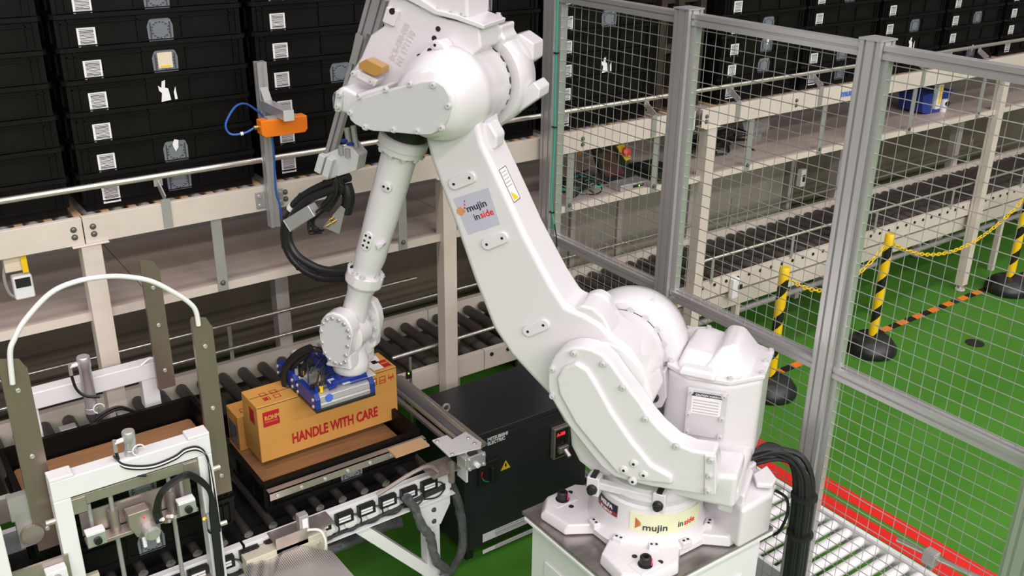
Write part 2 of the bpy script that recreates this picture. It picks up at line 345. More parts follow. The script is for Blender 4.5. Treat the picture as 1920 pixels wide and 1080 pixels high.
for x in (.5,1.45,3.9,5.1,6.6,8.1):
    m = MB(); m.box((x-.01,4.43,.76),(x+.01,4.434,.98)); m.build('rail_bracket','galv',LC)

# enclosure panels behind the lower conveyor
t = thing('machine_enclosure', (4.6,4.7,0), 'beige grey sheet metal enclosure doors behind the conveyors, seen through fence', 'enclosure')
for a, b in ((3.42,3.78),(3.82,4.18),(4.22,4.62),(5.02,5.86)):
    MB().box((a,4.62,.62),(b,4.78,1.42)).build('door_panel','panel',t,bevel=.004)
for a in (3.8,4.2,4.66,5.93): MB().box((a-.018,4.60,.05),(a+.018,4.66,1.42)).build('post','creamd',t)
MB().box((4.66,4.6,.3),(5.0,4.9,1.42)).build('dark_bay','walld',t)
MB().box((3.4,4.66,.05),(6.0,4.76,.60)).build('plinth','walld',t)
sw = thing('wall_switch', (5.814,4.45,1.019), 'small pale switch box on post under shelf behind middle fence panel', 'switch')
o3 = ORG[sw.name]; MB().box((o3.x-.03,4.40,o3.z-.07),(o3.x+.03,4.44,o3.z+.06)).build('housing','paper',sw,bevel=.004)
MB().box((o3.x-.012,4.392,o3.z-.03),(o3.x+.012,4.40,o3.z+.02)).build('rocker','blk',sw)

# ---------------- totes ----------------
TL, TD, TH = .718, .42, .15
def tote_mb():
    b = MB(); w = .006
    def shell(z0, z1, ins, n=None):
        x0,x1,y0,y1 = ins,TL-ins,ins,TD-ins
        o = [(x0,y0),(x1,y0),(x1,y1),(x0,y1)]; i_ = [(x0+w,y0+w),(x1-w,y0+w),(x1-w,y1-w),(x0+w,y1-w)]
        for k in range(4):
            j=(k+1)%4; b.prism([(*o[k],z0),(*o[j],z0),(*i_[j],z0),(*i_[k],z0)],(0,0,z1-z0))
    shell(.0,.034,.021); shell(.032,.136,.012); 
    b.box((.02,.02,0),(TL-.02,TD-.02,.005))
    o = [(.0,.012),(.012,0),(TL-.012,0),(TL,.012),(TL,TD-.012),(TL-.012,TD),(.012,TD),(0,TD-.012)]
    c = (TL/2,TD/2); i_ = [(max(.018,min(TL-.018,x)),max(.018,min(TD-.018,y))) for x,y in o]
    for k in range(8):
        j=(k+1)%8; b.prism([(*o[k],.134),(*o[j],.134),(*i_[j],.134),(*i_[k],.134)],(0,0,.016))
    b.box((.03,.005,.114),(TL-.03,.013,.119))                       # second ledge
    b.box((.03,.006,.034),(TL-.03,.013,.038))
    for x in (.03,.056,.30,.468,.66,.685): b.box((x,.005,.034),(x+.005,.0125,.134))
    b.box((.305,.007,.118),(.468,.0125,.134)); b.box((.09,.007,.118),(.30,.0125,.1205))
    for y in (.08,.20,.33):
        b.box((.004,y,.04),(.0125,y+.006,.134)); b.box((TL-.0125,y,.04),(TL-.004,y+.006,.134))
    return b
TOTE = mesh_of('tote_shell', tote_mb(), 'tote')
_b = MB(); _b.box((0,0,0),(.066,.0012,.076)); LABEL = mesh_of('barcode_label', _b, 'barcode')
_b = MB(); _b.prism([(0,0,0),(.094,0,0),(.096,0,.055),(.088,0,.078),(.078,0,.084),(.018,0,.084),(.008,0,.078),(-.002,0,.055)],(0,.004,0)); POCKET = mesh_of('card_pocket', _b, 'pocket')
_b = MB()
for i in range(16):
    a = i*.393; _b.box((.047+.033*cos(a)*(1.1 if i%2 else .95)-.004, -.0012, .04+.03*sin(a)-.002),(.047+.033*cos(a)+.004, 0, .04+.03*sin(a)+.0025))
_b.box((.008,-.002,.006),(.012,0,.07)); _b.box((.082,-.002,.006),(.086,0,.07))
PDET = mesh_of('pocket_ribs', _b, 'pocketd')
_b = MB(); _b.box((0,0,0),(.056,.001,.06)); CARD = mesh_of('cream_card', _b, 'cream_lab')
_b = MB(); _b.box((0,0,0),(.04,.001,.006)); YBAR = mesh_of('yellow_bar', _b, 'yellow')
_b = MB(); _b.prism([(0,0,.06),(.012,0,.05),(.016,0,.075),(.03,0,.08),(.026,0,.05),(.038,0,.045),(.044,0,.0),(.006,0,-.004),(.012,0,.03),(.002,0,.04)],(0,.001,0)); _b.prism([(.06,0,.0),(.07,0,.0),(.066,0,.05),(.058,0,.03)],(0,.001,0)); TORN = mesh_of('torn_paper_remnant', _b, 'paper')
_b = MB(); _b.prism([(0,0,.03),(.01,0,0),(.022,0,.015),(.026,0,.045),(.01,0,.05)],(0,.001,0)); BIT = mesh_of('torn_paper_remnant', _b, 'paper')
def tote(x, y, z, label, group, kind='pocket', barcode=True, sy=1.):
    o = bpy.data.objects.new('stacking_tote', TOTE); C.objects.link(o); o.location = (x,y,z); o.scale.y = sy; ORG[o.name] = V((x,y,z)); tag(o, label, 'tote', group)
    if barcode: inst('barcode_label', LABEL, o, (x+.085,y+.0105,z+.023))
    if kind in ('pocket','card','bit'):
        p = inst('card_pocket', POCKET, o, (x+.34,y+.0075,z+.031)); inst('pocket_ribs', PDET, p, (x+.34,y+.0075,z+.031))
        if kind == 'card':
            inst('cream_card', CARD, p, (x+.358,y+.005,z+.045)); inst('yellow_bar', YBAR, p, (x+.366,y+.0035,z+.05))
        if kind == 'bit': inst('torn_paper_remnant', BIT, p, (x+.375,y+.004,z+.07))
    if kind == 'torn': inst('torn_paper_remnant', TORN, o, (x+.345,y+.005,z+.04))
    return o
stx = [.012,.768,1.524,2.281,3.065,4.315,5.062,5.812,6.575,7.345]
special = {1:['pocket','bit','none','torn','card','pocket','pocket'],4:['none','none','torn','none','pocket','pocket','none'],5:['none','pocket','bit','pocket','none','torn','pocket'],6:['pocket','pocket','none','none','bit','pocket','none'],
 2:['none','none','pocket','pocket','none','none','pocket'],7:['none','torn','pocket','none','none','pocket','none'],8:['bit','none','pocket','none','pocket','none','pocket'],9:['none','pocket','none','pocket','none','none','pocket']}
kd = {'pocket':'grey card pocket','card':'cream card in its pocket','bit':'torn paper on its pocket','torn':'torn white patch','none':'bare front'}
for s_, x in enumerate(stx):
    for r_ in range(7):
        k = special.get(s_, ['pocket','none','none','pocket','none','pocket','none'])[r_]
        tote(x*.9873+random.uniform(-.003,.003), 3.90+random.uniform(-.003,.003), 1.840+.1195*r_, 'black tote, %s, %s in %s stack from left' % (kd[k], ORD[r_], NTH[s_]), 'black totes stacked on the upper conveyor', k)

t = thing('rack_gate', (3.95,4.1,1.85), 'dark brown rack posts between tote stacks, behind the middle fence post', 'rack')
for x in (3.84,3.97,4.14): MB().box((x,3.97,1.84),(x+.045,4.05,3.1)).build('post','rackm',t,bevel=.003)
for z in (1.90,2.15,2.42,2.70): MB().box((3.86,4.0,z),(4.17,4.03,z+.05)).build('cross_plate','rackm',t)
MB().box((3.80,4.06,1.84),(4.22,4.10,3.1)).build('back_panel','walld',t)
# ---------------- fence ----------------
FX = 2.9
t = thing('safety_fence', (FX,2.0,0), 'aluminium framed wire mesh safety fence standing behind the robot pedestal', 'fence'); FE = t
PY = [3.70,2.845,1.975,1.13,.28]; W2 = .0225
def profile_post(y):
    w = .04; m = MB()
    c = [(-w,-w),(w,-w),(w,w),(-w,w)]
    pts = []
    # grooved extrusion outline, two grooves a side
    def side(a, b, n):
        a, b = V((*a,0)), V((*b,0)); d = (b-a); L = d.length; d.normalize(); out = []
        for g in (.25,.75):
            out += [a+d*(L*g-.005), a+d*(L*g-.005)+n*.008, a+d*(L*g+.005)+n*.008, a+d*(L*g+.005)]
        return [a]+out
    for k, n in ((0,V((0,1,0))),(1,V((-1,0,0))),(2,V((0,-1,0))),(3,V((1,0,0)))): pts += side(c[k], c[(k+1)%4], n)
    m.prism([(FX+p.x, y+p.y, .02) for p in pts], (0,0,2.57)); 
    o = m.build('post','alu',t)
    MB().box((FX-w-.004,y-w-.004,2.59),(FX+w+.004,y+w+.004,2.596)).build('post_cap','alu',t)
    MB().box((FX-.06,y-.06,0),(FX+.06,y+.06,.012)).build('foot_plate','galv',t)
for y in PY: profile_post(y)
def frail(y0, y1, z, h=.045):
    m = MB(); w=.0225
    pts = [(-w,-h/2),(w,-h/2),(w,h/2),(-w,h/2)]
    out = []
    for k,(n) in enumerate(((0,1),(-1,0),(0,-1),(1,0))):
        a=V((*pts[k],0)); b=V((*pts[(k+1)%4],0)); d=(b-a); L=d.length; d.normalize(); n=V((*n,0))
        out += [a, a+d*(L/2-.005), a+d*(L/2-.005)+n*.007, a+d*(L/2+.005)+n*.007, a+d*(L/2+.005)]
    m.prism([(FX+p.x,y0,z+p.y) for p in out],(0,y1-y0,0)); m.build('cross_rail','alu',t)
for a, b in zip(PY[1:], PY):
    y0, y1 = a+.04, b-.04
    for z in (2.555,1.375,.12): frail(y0,y1,z)
    for z0, z1 in ((1.398,2.532),(.143,1.352)):
        for yy, s in ((y0,1),(y1,-1)): MB().box((FX-.014,min(yy,yy+s*.022),z0),(FX+.014,max(yy,yy+s*.022),z1)).build('frame_strip','alu',t)
        m = MB(); n = int((z1-z0)/.05)
        for k in range(n+1): m.cyl((FX-.006,y0+.01,z0+.02+.05*k),(FX-.006,y1-.01,z0+.02+.05*k),.0018,seg=6)
        n = int((y1-y0-.03)/.05)
        for k in range(n+1): m.cyl((FX+.006-.009,y0+.02+.05*k,z0),(FX-.003,y0+.02+.05*k,z1),.0013,seg=6)
        m.build('wire_mesh','wire',t,kind='stuff')
# green cable along first post
P = [(2.868,3.64,2.9),(2.866,3.642,2.2),(2.868,3.638,1.9),(2.862,3.644,1.6),(2.87,3.63,1.47),(2.866,3.65,1.44)]
gc = thing('green_cable', (2.868,3.64,1.42), 'thin green cable tied down the first aluminium fence post', 'cable')
MB().tube(catmull(P,6),.0045,6).build('cable','green',gc)
MB().tube(catmull([(2.862,3.61,1.47),(2.87,3.60,1.38),(2.862,3.59,1.25),(2.87,3.585,1.1)],6),.003,6).build('black_wire','blk',gc)
for z in (2.3,1.95,1.52): MB().box((2.858,3.628,z),(2.874,3.652,z+.006)).build('cable_tie','blk',gc)

# ---------------- stanchions and chains ----------------
def pole_mat():
    m = bpy.data.materials.new('yellow_black_spiral'); m.use_nodes = True; nt = m.node_tree; b = nt.nodes['Principled BSDF']; b.inputs['Roughness'].default_value = .35
    tc = nt.nodes.new('ShaderNodeTexCoord'); sx = nt.nodes.new('ShaderNodeSeparateXYZ'); nt.links.new(tc.outputs['Object'], sx.inputs[0])
    at = nt.nodes.new('ShaderNodeMath'); at.operation='ARCTAN2'; nt.links.new(sx.outputs[1], at.inputs[0]); nt.links.new(sx.outputs[0], at.inputs[1])
    a = nt.nodes.new('ShaderNodeMath'); a.operation='MULTIPLY'; a.inputs[1].default_value = -1/(2*pi); nt.links.new(at.outputs[0], a.inputs[0])
    z = nt.nodes.new('ShaderNodeMath'); z.operation='MULTIPLY_ADD'; z.inputs[1].default_value = 4.6; nt.links.new(sx.outputs[2], z.inputs[0]); nt.links.new(a.outputs[0], z.inputs[2])
    f = nt.nodes.new('ShaderNodeMath'); f.operation='FRACT'; nt.links.new(z.outputs[0], f.inputs[0])
    g = nt.nodes.new('ShaderNodeMath'); g.operation='GREATER_THAN'; g.inputs[1].default_value=.58; nt.links.new(f.outputs[0], g.inputs[0])
    l = nt.nodes.new('ShaderNodeMath'); l.operation='LESS_THAN'; l.inputs[1].default_value=.80; nt.links.new(sx.outputs[2], l.inputs[0])
    q = nt.nodes.new('ShaderNodeMath'); q.operation='MULTIPLY'; nt.links.new(g.outputs[0], q.inputs[0]); nt.links.new(l.outputs[0], q.inputs[1])
    mx = nt.nodes.new('ShaderNodeMix'); mx.data_type='RGBA'; mx.inputs[6].default_value=(.85,.56,.008,1); mx.inputs[7].default_value=(.01,.01,.01,1)
    nt.links.new(q.outputs[0], mx.inputs[0]); nt.links.new(mx.outputs[2], b.inputs['Base Color']); return m
M['pole'] = pole_mat()
_b = MB(); _b.lathe((0,0,0),(0,0,1),[(.05,.032),(.8,.032),(.868,.032),(.876,.026)],24); POLE = mesh_of('pole',_b,'pole')
_b = MB(); _b.lathe((0,0,0),(0,0,1),[(0,.165),(.02,.175),(.055,.17),(.10,.135),(.118,.11),(.122,.06),(.13,.04)],32); BASE_ = mesh_of('base',_b,'rubber')
for k in range(3):
    x, y = ((4.60,3.53),(5.66,3.53),(7.50,3.57))[k]
    o = thing('barrier_post', (x,y,0), ('yellow and black striped barrier post in front of lower conveyor, its base hidden by robot','yellow black striped barrier post, black base beside start of hazard tape','yellow black striped barrier post at the right edge, farthest away')[k], 'barrier post', 'chained barrier posts')
    inst('base', BASE_, o, (x,y,0)); inst('pole', POLE, o, (x,y,0))
_b = MB(); P = []
for i in range(17):
    a = 2*pi*i/16; P.append((.011*sin(a), 0, .019*cos(a)+ (.006 if cos(a)>0 else -.006)))
_b.tube(P,.0042,6); LINK = mesh_of('chain_link', _b, 'yellow')
def chain(p, q, sag, label, n=None):
    p, q = V(p), V(q); L = (q-p).length*1.05; n = int(L/.04)
    t = thing('plastic_chain', p, label, 'chain')
    pts = [p+(q-p)*u+V((0,0,-4*sag*u*(1-u))) for u in [(i+.5)/n for i in range(n)]]
    for i, c in enumerate(pts):
        d = pts[min(i+1,n-1)]-pts[max(i-1,0)]
        x, y, z = frame(d); 
        inst('chain_link', LINK, t, c, d, (0,0,1) if i%2 else tuple(x))
chain((4.64,3.53,.80),(5.62,3.53,.80),.19,'yellow plastic chain between the two nearest barrier posts')
chain((5.70,3.53,.80),(7.46,3.57,.80),.24,'long yellow plastic chain sagging towards the farthest barrier post')
chain((7.54,3.57,.80),(9.2,3.57,.80),.2,'yellow plastic chain running past the right edge')

# ---------------- white roller conveyor outside the fence ----------------
t = thing('roller_conveyor', (3.2,1.8,0), 'white roller conveyor low on the floor beyond the fence, lower right', 'conveyor')
_b = MB(); _b.lathe((0,0,0),(1,0,0),[(0,.012),(.006,.022),(.014,.025),(.50,.025),(.51,.022),(.516,.012)],16); WR = mesh_of('roller',_b,'wroll')
for k in range(26): inst('roller', WR, t, (2.985,2.66-.0755*k,.255))
for x in (2.975,3.507): MB().box((x-.012,.6,.18),(x+.012,2.74,.295)).build('side_rail','white',t,bevel=.002)
for x in (2.985,3.50):
    for y in (.8,1.7,2.6): MB().box((x-.02,y-.02,0),(x+.02,y+.02,.18)).build('leg','white',t)
MB().box((3.0,2.0,.02),(3.1,2.08,.12)).build('orange_block','orng',t)
t = thing('fence_bracket', (2.98,1.5,.2), 'steel tube clamp bracket beside the red floor tape, lower right', 'bracket')
MB().tube([(3.55,1.917,0.326),(3.55,1.477,0.38)],.012,10).build('tube','chrome',t)
p = V((3.55,1.752,0.336)); MB().box((p.x-.025,p.y-.03,p.z-.035),(p.x+.025,p.y+.03,p.z+.035)).build('clamp_block','galv',t,bevel=.006)
MB().box((p.x-.015,p.y-.012,0),(p.x+.015,p.y+.012,p.z)).build('stand','galv',t)

# ---------------- pedestal ----------------
t = thing('robot_pedestal', (2.255,2.22,0), 'white steel pedestal with bare grey steel top plate under the robot', 'pedestal')
M['plate'] = mat('bare_steel_plate', (.30,.27,.255), .3, metal=.8, var=(3,(.46,.43,.41),.8), stretch=(1,6,1))
m = MB(); m.box((1.925,1.935,0),(2.59,2.51,.772)); m.build('body','white',t,bevel=.004)
m = MB()
x0,x1,y0,y1 = 1.885,2.625,1.90,2.545; c=.035
m.prism([(x0+c*.3,y0,.772),(x1-c*.3,y0,.772),(x1,y0+c*.3,.772),(x1,y1-c,.772),(x1-c,y1,.772),(x0+c,y1,.772),(x0,y1-c,.772),(x0,y0+c*.3,.772)],(0,0,.012)); m.build('plate_edge','white',t,bevel=.002)
m = MB(); m.box((x0+.006,y0+.006,.784),(x1-.006,y1-.012,.80)); m.build('top_plate','plate',t,bevel=.001)
for a, b in (((1.918,2.02,.05),(1.925,2.42,.62)),((2.02,1.928,.05),(2.50,1.935,.62))):
    MB().box(a,b).build('access_panel','white',t,bevel=.003)
for (x,y) in ((1.95,1.96),(2.56,1.96),(1.95,2.48),(2.56,2.48)): MB().box((x-.06,y-.06,0),(x+.06,y+.06,.012)).build('foot','galv',t)

# ---------------- robot ----------------
B0 = V((2.255,2.215,0)); AZ = radians(123); SD = V((cos(AZ),sin(AZ),0)); ND = V((-sin(AZ),cos(AZ),0))
def Wp(s, t, z): return B0+SD*s+ND*t+V((0,0,z))
RB = thing('industrial_robot', (2.255,2.215,.80), 'large white six axis industrial robot arm bolted to the steel pedestal', 'robot')
def rp(poly, t0, t1, name, m='robot', bevel=.012, seg=3, parent=None, inset=0):
    b = MB(); P0 = [Wp(s,t0,z) for s,z in poly]
    if inset:
        cx = sum(p[0] for p in poly)/len(poly); cz = sum(p[1] for p in poly)/len(poly)
        P1 = [Wp(cx+(s-cx)*(1-inset),t1,cz+(z-cz)*(1-inset)) for s,z in poly]; b.loft([P0,P1])
    else: b.prism(P0, ND*(t1-t0))
    return b.build(name, m, parent or RB, bevel=bevel, seg=seg)
def circ(c, r, a0=0, a1=360, n=32):
    return [(c[0]+r*cos(radians(a0+(a1-a0)*i/n)), c[1]+r*sin(radians(a0+(a1-a0)*i/n))) for i in range(n+(0 if a1-a0 >= 360 else 1))]
def rl(c, prof, name, m='robot', seg=64, parent=None, bevel=0):   # turned body about a lateral axis; profile (t, r)
    b = MB(); b.lathe(Wp(c[0],0,c[1]), ND, prof, seg); return b.build(name, m, parent or RB, sharp=50, bevel=bevel)
J2, J3, J5 = (.19,1.41), (.797,2.382), (1.255,1.368)
def rbolt(s, t, z, ax=None, nm='cap_screw', me=None, parent=None): return inst(nm, me or RBOLT, parent or RB, Wp(s,t,z), ax or ND)

# base casting: lobed foot, drum, connector housing
q = [(.235,0),(.235,.045),(.325,.10),(.34,.23),(.275,.295),(.13,.30),(.06,.235)]
full = q + [(-x,y) for x,y in reversed(q[1:-1] + [q[-1]])] 
full = q[1:] + [(-x,y) for x,y in reversed(q[1:])]
full = full + [(-x,-y) for x,y in full]
m = MB(); P = [B0+V((x,y,.803)) for x,y in full]; PT = [B0+V((x*.965,y*.965,.848)) for x,y in full]
m.loft([P,[p+V((0,0,.022)) for p in P],PT]); BASE = m.build('base_casting','robot',RB,bevel=.007,seg=3)
m = MB(); m.lathe(B0,(0,0,1),[(.84,.245),(.86,.215),(.89,.203),(.985,.198),(.99,.19)],72); m.build('base_drum','robot',RB,sharp=50)
for sx, sy in ((-1,1),(-1,-1),(1,-1),(1,1)):
    c = B0+V((sx*.232,sy*.235,.848)); 
    MB().lathe(c,(0,0,1),[(0,.027),(.004,.027),(.005,.021),(.034,.0205),(.038,.017),(.038,.011),(.02,.009)],20).build('anchor_bolt','blk',RB)
    MB().box((c.x+.008,c.y-.0225,c.z+.006),(c.x+.012,c.y-.0195,c.z+.036)).build('paint_mark','pinkm',RB)
    for dx, dy in ((.055*sx*-1,.02*sy),(.0,-.055*sy)):
        MB().cyl(c+V((dx,dy,-.001)),c+V((dx,dy,.0015)),.010,seg=14).build('anchor_hole','blk',RB)
    MB().prism([c+V((a,b_,-.002)) for a,b_ in ((-.05,-.035),(.05,-.035),(.05,.035),(-.05,.035))],(0,0,.004)).build('foot_pad','robot',RB,bevel=.002)
for a in (200,232,262,300,170):   # small two hole bosses around the drum
    r = radians(a); c = B0+V((cos(r)*.235,sin(r)*.235,.848)); MB().beam(c+V((0,0,-.01)),c+V((0,0,.018)),.04,.03,(cos(r),sin(r),0)).build('sensor_boss','robot',RB,bevel=.004)
    for k in (-.009,.009): inst('screw_hole',HOLE,RB,c+V((-sin(r)*k,cos(r)*k,.0185)))
m = MB(); pts = [(.13,-.34),(.30,-.335),(.375,-.28),(.40,-.15),(.37,-.07),(.20,-.04)]
m.prism([B0+V((x,y,.815)) for x,y in pts],(0,0,.175)); m.build('connector_housing','robot',RB,bevel=.02,seg=4)
m = MB(); m.prism([B0+V((x,y,.985)) for x,y in ((.30,-.20),(.385,-.18),(.39,-.10),(.31,-.10))],(0,0,.03)); m.build('cable_gland','robot',RB,bevel=.01)
m = MB(); P = [V(p) for p in [(2.543,2.074,1.03),(2.577,1.998,1.03),(2.416,1.895,1.03),(2.374,1.987,1.03)]]; m.prism(P,(0,0,-.10)); m.build('junction_lug','robot',RB,bevel=.012,seg=3)
p = V((2.569,2.063,1.05)); MB().cyl(p-V((0,0,.06)),p,.024,seg=20).build('lug_boss','robot',RB,bevel=.004)
p = V((2.466,1.971,1.031)); inst('screw_hole',HOLE,RB,p)
m = MB(); P = [V(p) for p in [(2.562,1.986,1),(2.648,1.996,1),(2.61,1.914,1),(2.563,1.894,1),(2.519,1.932,1)]]; m.prism(P,(0,0,.022)); m.build('housing_ridge','robot',RB,bevel=.008,seg=3)

# swivel ring and stop bracket
m = MB(); m.lathe(B0,(0,0,1),[(.985,.176),(.99,.186),(1.012,.188),(1.02,.176),(1.05,.17)],72); m.build('swivel_ring','robot2',RB,sharp=50)
# stop bracket: bar with two end blocks and rubber stops
p0, p1 = V((2.031,2.278,1.02)), V((2.161,2.067,1.02))
d = (p1-p0).normalized()
MB().beam(p0,p1,.035,.03).build('stop_bar','robot',RB,bevel=.005)
for p in (p0,p1):
    MB().beam(p+V((0,0,-.045)),p+V((0,0,.035)),.05,.05,(d.x,d.y,0)).build('stop_block','robot',RB,bevel=.006)
    n = V((d.y,-d.x,0)); MB().lathe(p+n*.02+V((0,0,-.012)),n,[(0,.02),(.014,.02),(.018,.013),(.03,.013),(.032,.006)],12).build('rubber_stop','rubber',RB)
    MB().beam(p+V((0,0,.034)),p+V((0,0,.042)),.045,.02,(d.x,d.y,0)).build('black_clip','blk',RB)

# swivel body (far side casting below shoulder)
rp([(-.34,1.02),(.19,1.02),(.255,1.06),(.288,1.12),(.297,1.20),(.29,1.32),(.16,1.26),(.06,1.16),(-.04,1.105),(-.34,1.10)], -.30, .115, 'swivel_body', bevel=.03, seg=4)
rp([(-.33,1.02),(-.02,1.02),(.02,1.12),(-.10,1.135),(-.33,1.16)], -.05, .13, 'swivel_body', bevel=.02, seg=4)
# motor column behind the shoulder
mp = [(.007,-.160),(-.092,-.094),(-.241,-.104),(-.350,-.203),(-.355,-.420),(-.27,-.47),(-.074,-.540),(.006,-.50)]
m = MB(); m.prism([Wp(s*.98,(t_+.3)*.98-.3,1.03) for s,t_ in mp],(0,0,.352)); m.build('motor_column','robot',RB,bevel=.025,seg=4)
m = MB(); m.prism([Wp(s,t_,1.38) for s,t_ in mp],(0,0,.02)); LID=m.build('motor_lid','robot',RB,bevel=.006,seg=3)
def hump(base, top, z0, z1, name, bevel=.02):
    if name == 'motor_hump':
        base = [(s,t_*.88+.075) for s,t_ in base]; top = [(s,t_*.88+.075) for s,t_ in top]; z0 += .05; z1 += .052
    m = MB(); m.loft([[Wp(s,t_,z0) for s,t_ in base],[Wp(s,t_,z1) for s,t_ in top]]); return m.build(name,'robot',RB,bevel=bevel,seg=4)
hump([(-.03,-.24),(-.22,-.21),(-.30,-.28),(-.30,-.56),(-.04,-.56)],[(-.05,-.30),(-.15,-.29),(-.17,-.33),(-.17,-.54),(-.05,-.54)],1.345,1.405,'motor_hump')
hump([(-.12,-.20),(-.27,-.22),(-.31,-.30),(-.31,-.58),(-.13,-.58)],[(-.18,-.30),(-.22,-.32),(-.235,-.36),(-.235,-.56),(-.18,-.56)],1.345,1.435,'motor_hump')
hump([(-.05,-.185),(-.19,-.175),(-.19,-.25),(-.05,-.25)],[(-.06,-.195),(-.18,-.185),(-.18,-.25),(-.06,-.25)],1.345,1.375,'motor_hump',bevel=.012)
for s,t_ in mp: inst('cap_screw',RBOLT,RB,Wp(s*.93-.012,(t_+.3)*.92-.3,1.399))
for s,t_ in ((-.008,-.27),(-.008,-.38),(-.335,-.31)): inst('cap_screw',RBOLT,RB,Wp(s,t_,1.399))
# caution cover on the column's camera side
cx = (-.10,-.16); cy = (-.24,-.17)
a, b = Wp(-.092,-.096,1.160), Wp(-.236,-.106,1.160)
xd = (b-a).normalized(); n = xd.cross(V((0,0,1))); n = n if n.dot(ND) > 0 else -n
m = MB(); m.prism([a, b, b+V((0,0,.195)), a+V((0,0,.195))], n*.016); m.build('cover_plate','robot2',RB,bevel=.003)
o_ = a+n*.0165
plate(o_+xd*.018+V((0,0,.095)),xd,(0,0,1),.108,.072,'paper',RB,'caution_label',.0008)
plate(o_+xd*.018+V((0,0,.167)),xd,(0,0,1),.108,.015,'slate',RB,'caution_header',.0010)
text('CAUTION VORSICHT', o_+xd*.030+n*.0012+V((0,0,.1705)),xd,(0,0,1),.0105,'paper',RB,'caution_lettering',off=.0002)
for k in range(5): plate(o_+xd*.024+n*.0006+V((0,0,.101+.012*k)),xd,(0,0,1),.094,.004,'textb',RB,'print_line',.0006)
for u in (.011,.133):
    for z in (.014,.09,.183): inst('cap_screw',RBOLT,RB,o_+xd*u+V((0,0,z)),n)

# shoulder far drum, gap and mid hub
J2d = (.175,1.40)
rl(J2d,[(-.185,.198),(-.20,.214),(-.30,.22),(-.36,.205),(-.40,.17),(-.41,.10)],'shoulder_motor_housing')
rl(J2,[(-.19,.165),(-.165,.165)],'shoulder_gap_ring','rubber')
rl(J2,[(.11,.16),(.06,.172),(-.10,.178),(-.15,.176),(-.172,.168)],'shoulder_hub')
for i in range(18):
    a = 2*pi*i/18; rbolt(J2[0]+.174*cos(a), -.168, J2[1]+.174*sin(a), -ND)
rp([(J2d[0]-.02,J2d[1]+.19),(J2d[0]-.12,J2d[1]+.16),(J2d[0]-.11,J2d[1]+.09),(J2d[0]-.02,J2d[1]+.10)], -.34, -.21,'housing_lug',bevel=.015)
hump([(J2d[0]-.02,-.22),(J2d[0]-.10,-.22),(J2d[0]-.10,-.33),(J2d[0]-.02,-.33)],[(J2d[0]-.03,-.23),(J2d[0]-.085,-.23),(J2d[0]-.085,-.32),(J2d[0]-.03,-.32)],1.50,1.605,'housing_lug',.01)
# near support ear
EAR = [(0.336,1.361),(0.352,1.401),(0.354,1.461),(0.348,1.496),(0.328,1.537),(0.298,1.566),(0.263,1.583),(0.231,1.589),(0.197,1.588),(0.158,1.575),(0.125,1.549),(0.096,1.512),(0.058,1.468),(0.013,1.418),(-0.019,1.373),(-0.064,1.328),(-0.121,1.288),(-0.178,1.274),(-0.253,1.282),(-0.266,1.23),(-0.269,1.12),(-0.235,1.104),(-0.148,1.098),(-0.05,1.091),(0.035,1.091),(0.091,1.097),(0.14,1.125),(0.198,1.186),(0.272,1.269)]
rp(EAR,.115,.205,'support_ear',bevel=.012,seg=3)
rp([(0.304,1.399),(0.314,1.459),(0.288,1.51),(0.246,1.535),(0.204,1.515),(0.17,1.468),(0.108,1.368),(0.035,1.273),(-0.041,1.191),(-0.119,1.163),(-0.122,1.13),(-0.004,1.115),(0.075,1.124),(0.157,1.204),(0.241,1.294)],.19,.222,'ear_bulge',bevel=.012,seg=3)
rp([(-0.22,1.27),(-0.259,1.277),(-0.272,1.125),(-0.233,1.11)],.200,.212,'ear_rib',bevel=.004)
for x,y,n_ in ((1036,690,0),(1076,661,0),(1131,681,0),(1034,747,0),(1168,725,0),(1210,785,0),(1268,834,0),(1334,862,0),(1331,892,0),(1327,921,0)): pass
for s,z in [(0.335,1.484),(0.259,1.562),(0.153,1.542),(0.331,1.378),(0.079,1.466),(-0.007,1.362),(-0.121,1.28)]: rbolt(s,.205,z)
for s,z in [(-0.244,1.259),(-0.244,1.195),(-0.244,1.134)]: rbolt(s,.212,z)
for s,z in [(0.052,1.15),(0.018,1.185),(-0.02,1.148),(0.017,1.112)]:
    rl((s,z),[(.195,.016),(.226,.015),(.229,.008)],'dowel_boss',seg=20); rbolt(s,.229,z,None,'screw_hole',HOLE)
rp([(0.066,1.357),(0.003,1.384),(-0.011,1.276),(0.005,1.226),(0.076,1.203),(0.083,1.248)], -.19,-.12,'bumper_bracket','robot2',bevel=.006)
s,z = (0.035,1.267); rl((s,z),[(-.12,.018),(-.108,.018),(-.104,.012)],'bumper','rubber',seg=20)

# upper arm link
LINK_ = [(0.876,2.273),(0.846,2.153),(0.802,2.041),(0.752,1.915),(0.681,1.72),(0.606,1.542),(0.535,1.447),(0.443,1.364),(0.387,1.315),(0.313,1.196),(0.129,1.217),(-0.009,1.359),(0.039,1.498),(0.09,1.56),(0.162,1.602),(0.197,1.637),(0.258,1.663),(0.326,1.68),(0.381,1.754),(0.42,1.818),(0.485,1.927),(0.536,2.027),(0.595,2.14),(0.645,2.232),(0.674,2.357),(0.811,2.398)]
rp(LINK_,-.085,.10,'upper_arm',bevel=.022,seg=4)
rp([(0.33,1.654),(0.276,1.69),(0.233,1.686),(0.192,1.656),(0.154,1.589),(0.165,1.57),(0.2,1.615)],-.03,.088,'arm_lug',bevel=.012)
rp([(0.303,1.636),(0.297,1.677),(0.254,1.697),(0.213,1.683),(0.191,1.634),(0.153,1.567),(0.2,1.515)],-.085,-.02,'arm_lug',bevel=.018,seg=3)
rp([(0.676,2.287),(0.644,2.294),(0.613,2.249),(0.617,2.204),(0.676,2.178)],-.03,.05,'arm_lug',bevel=.010)
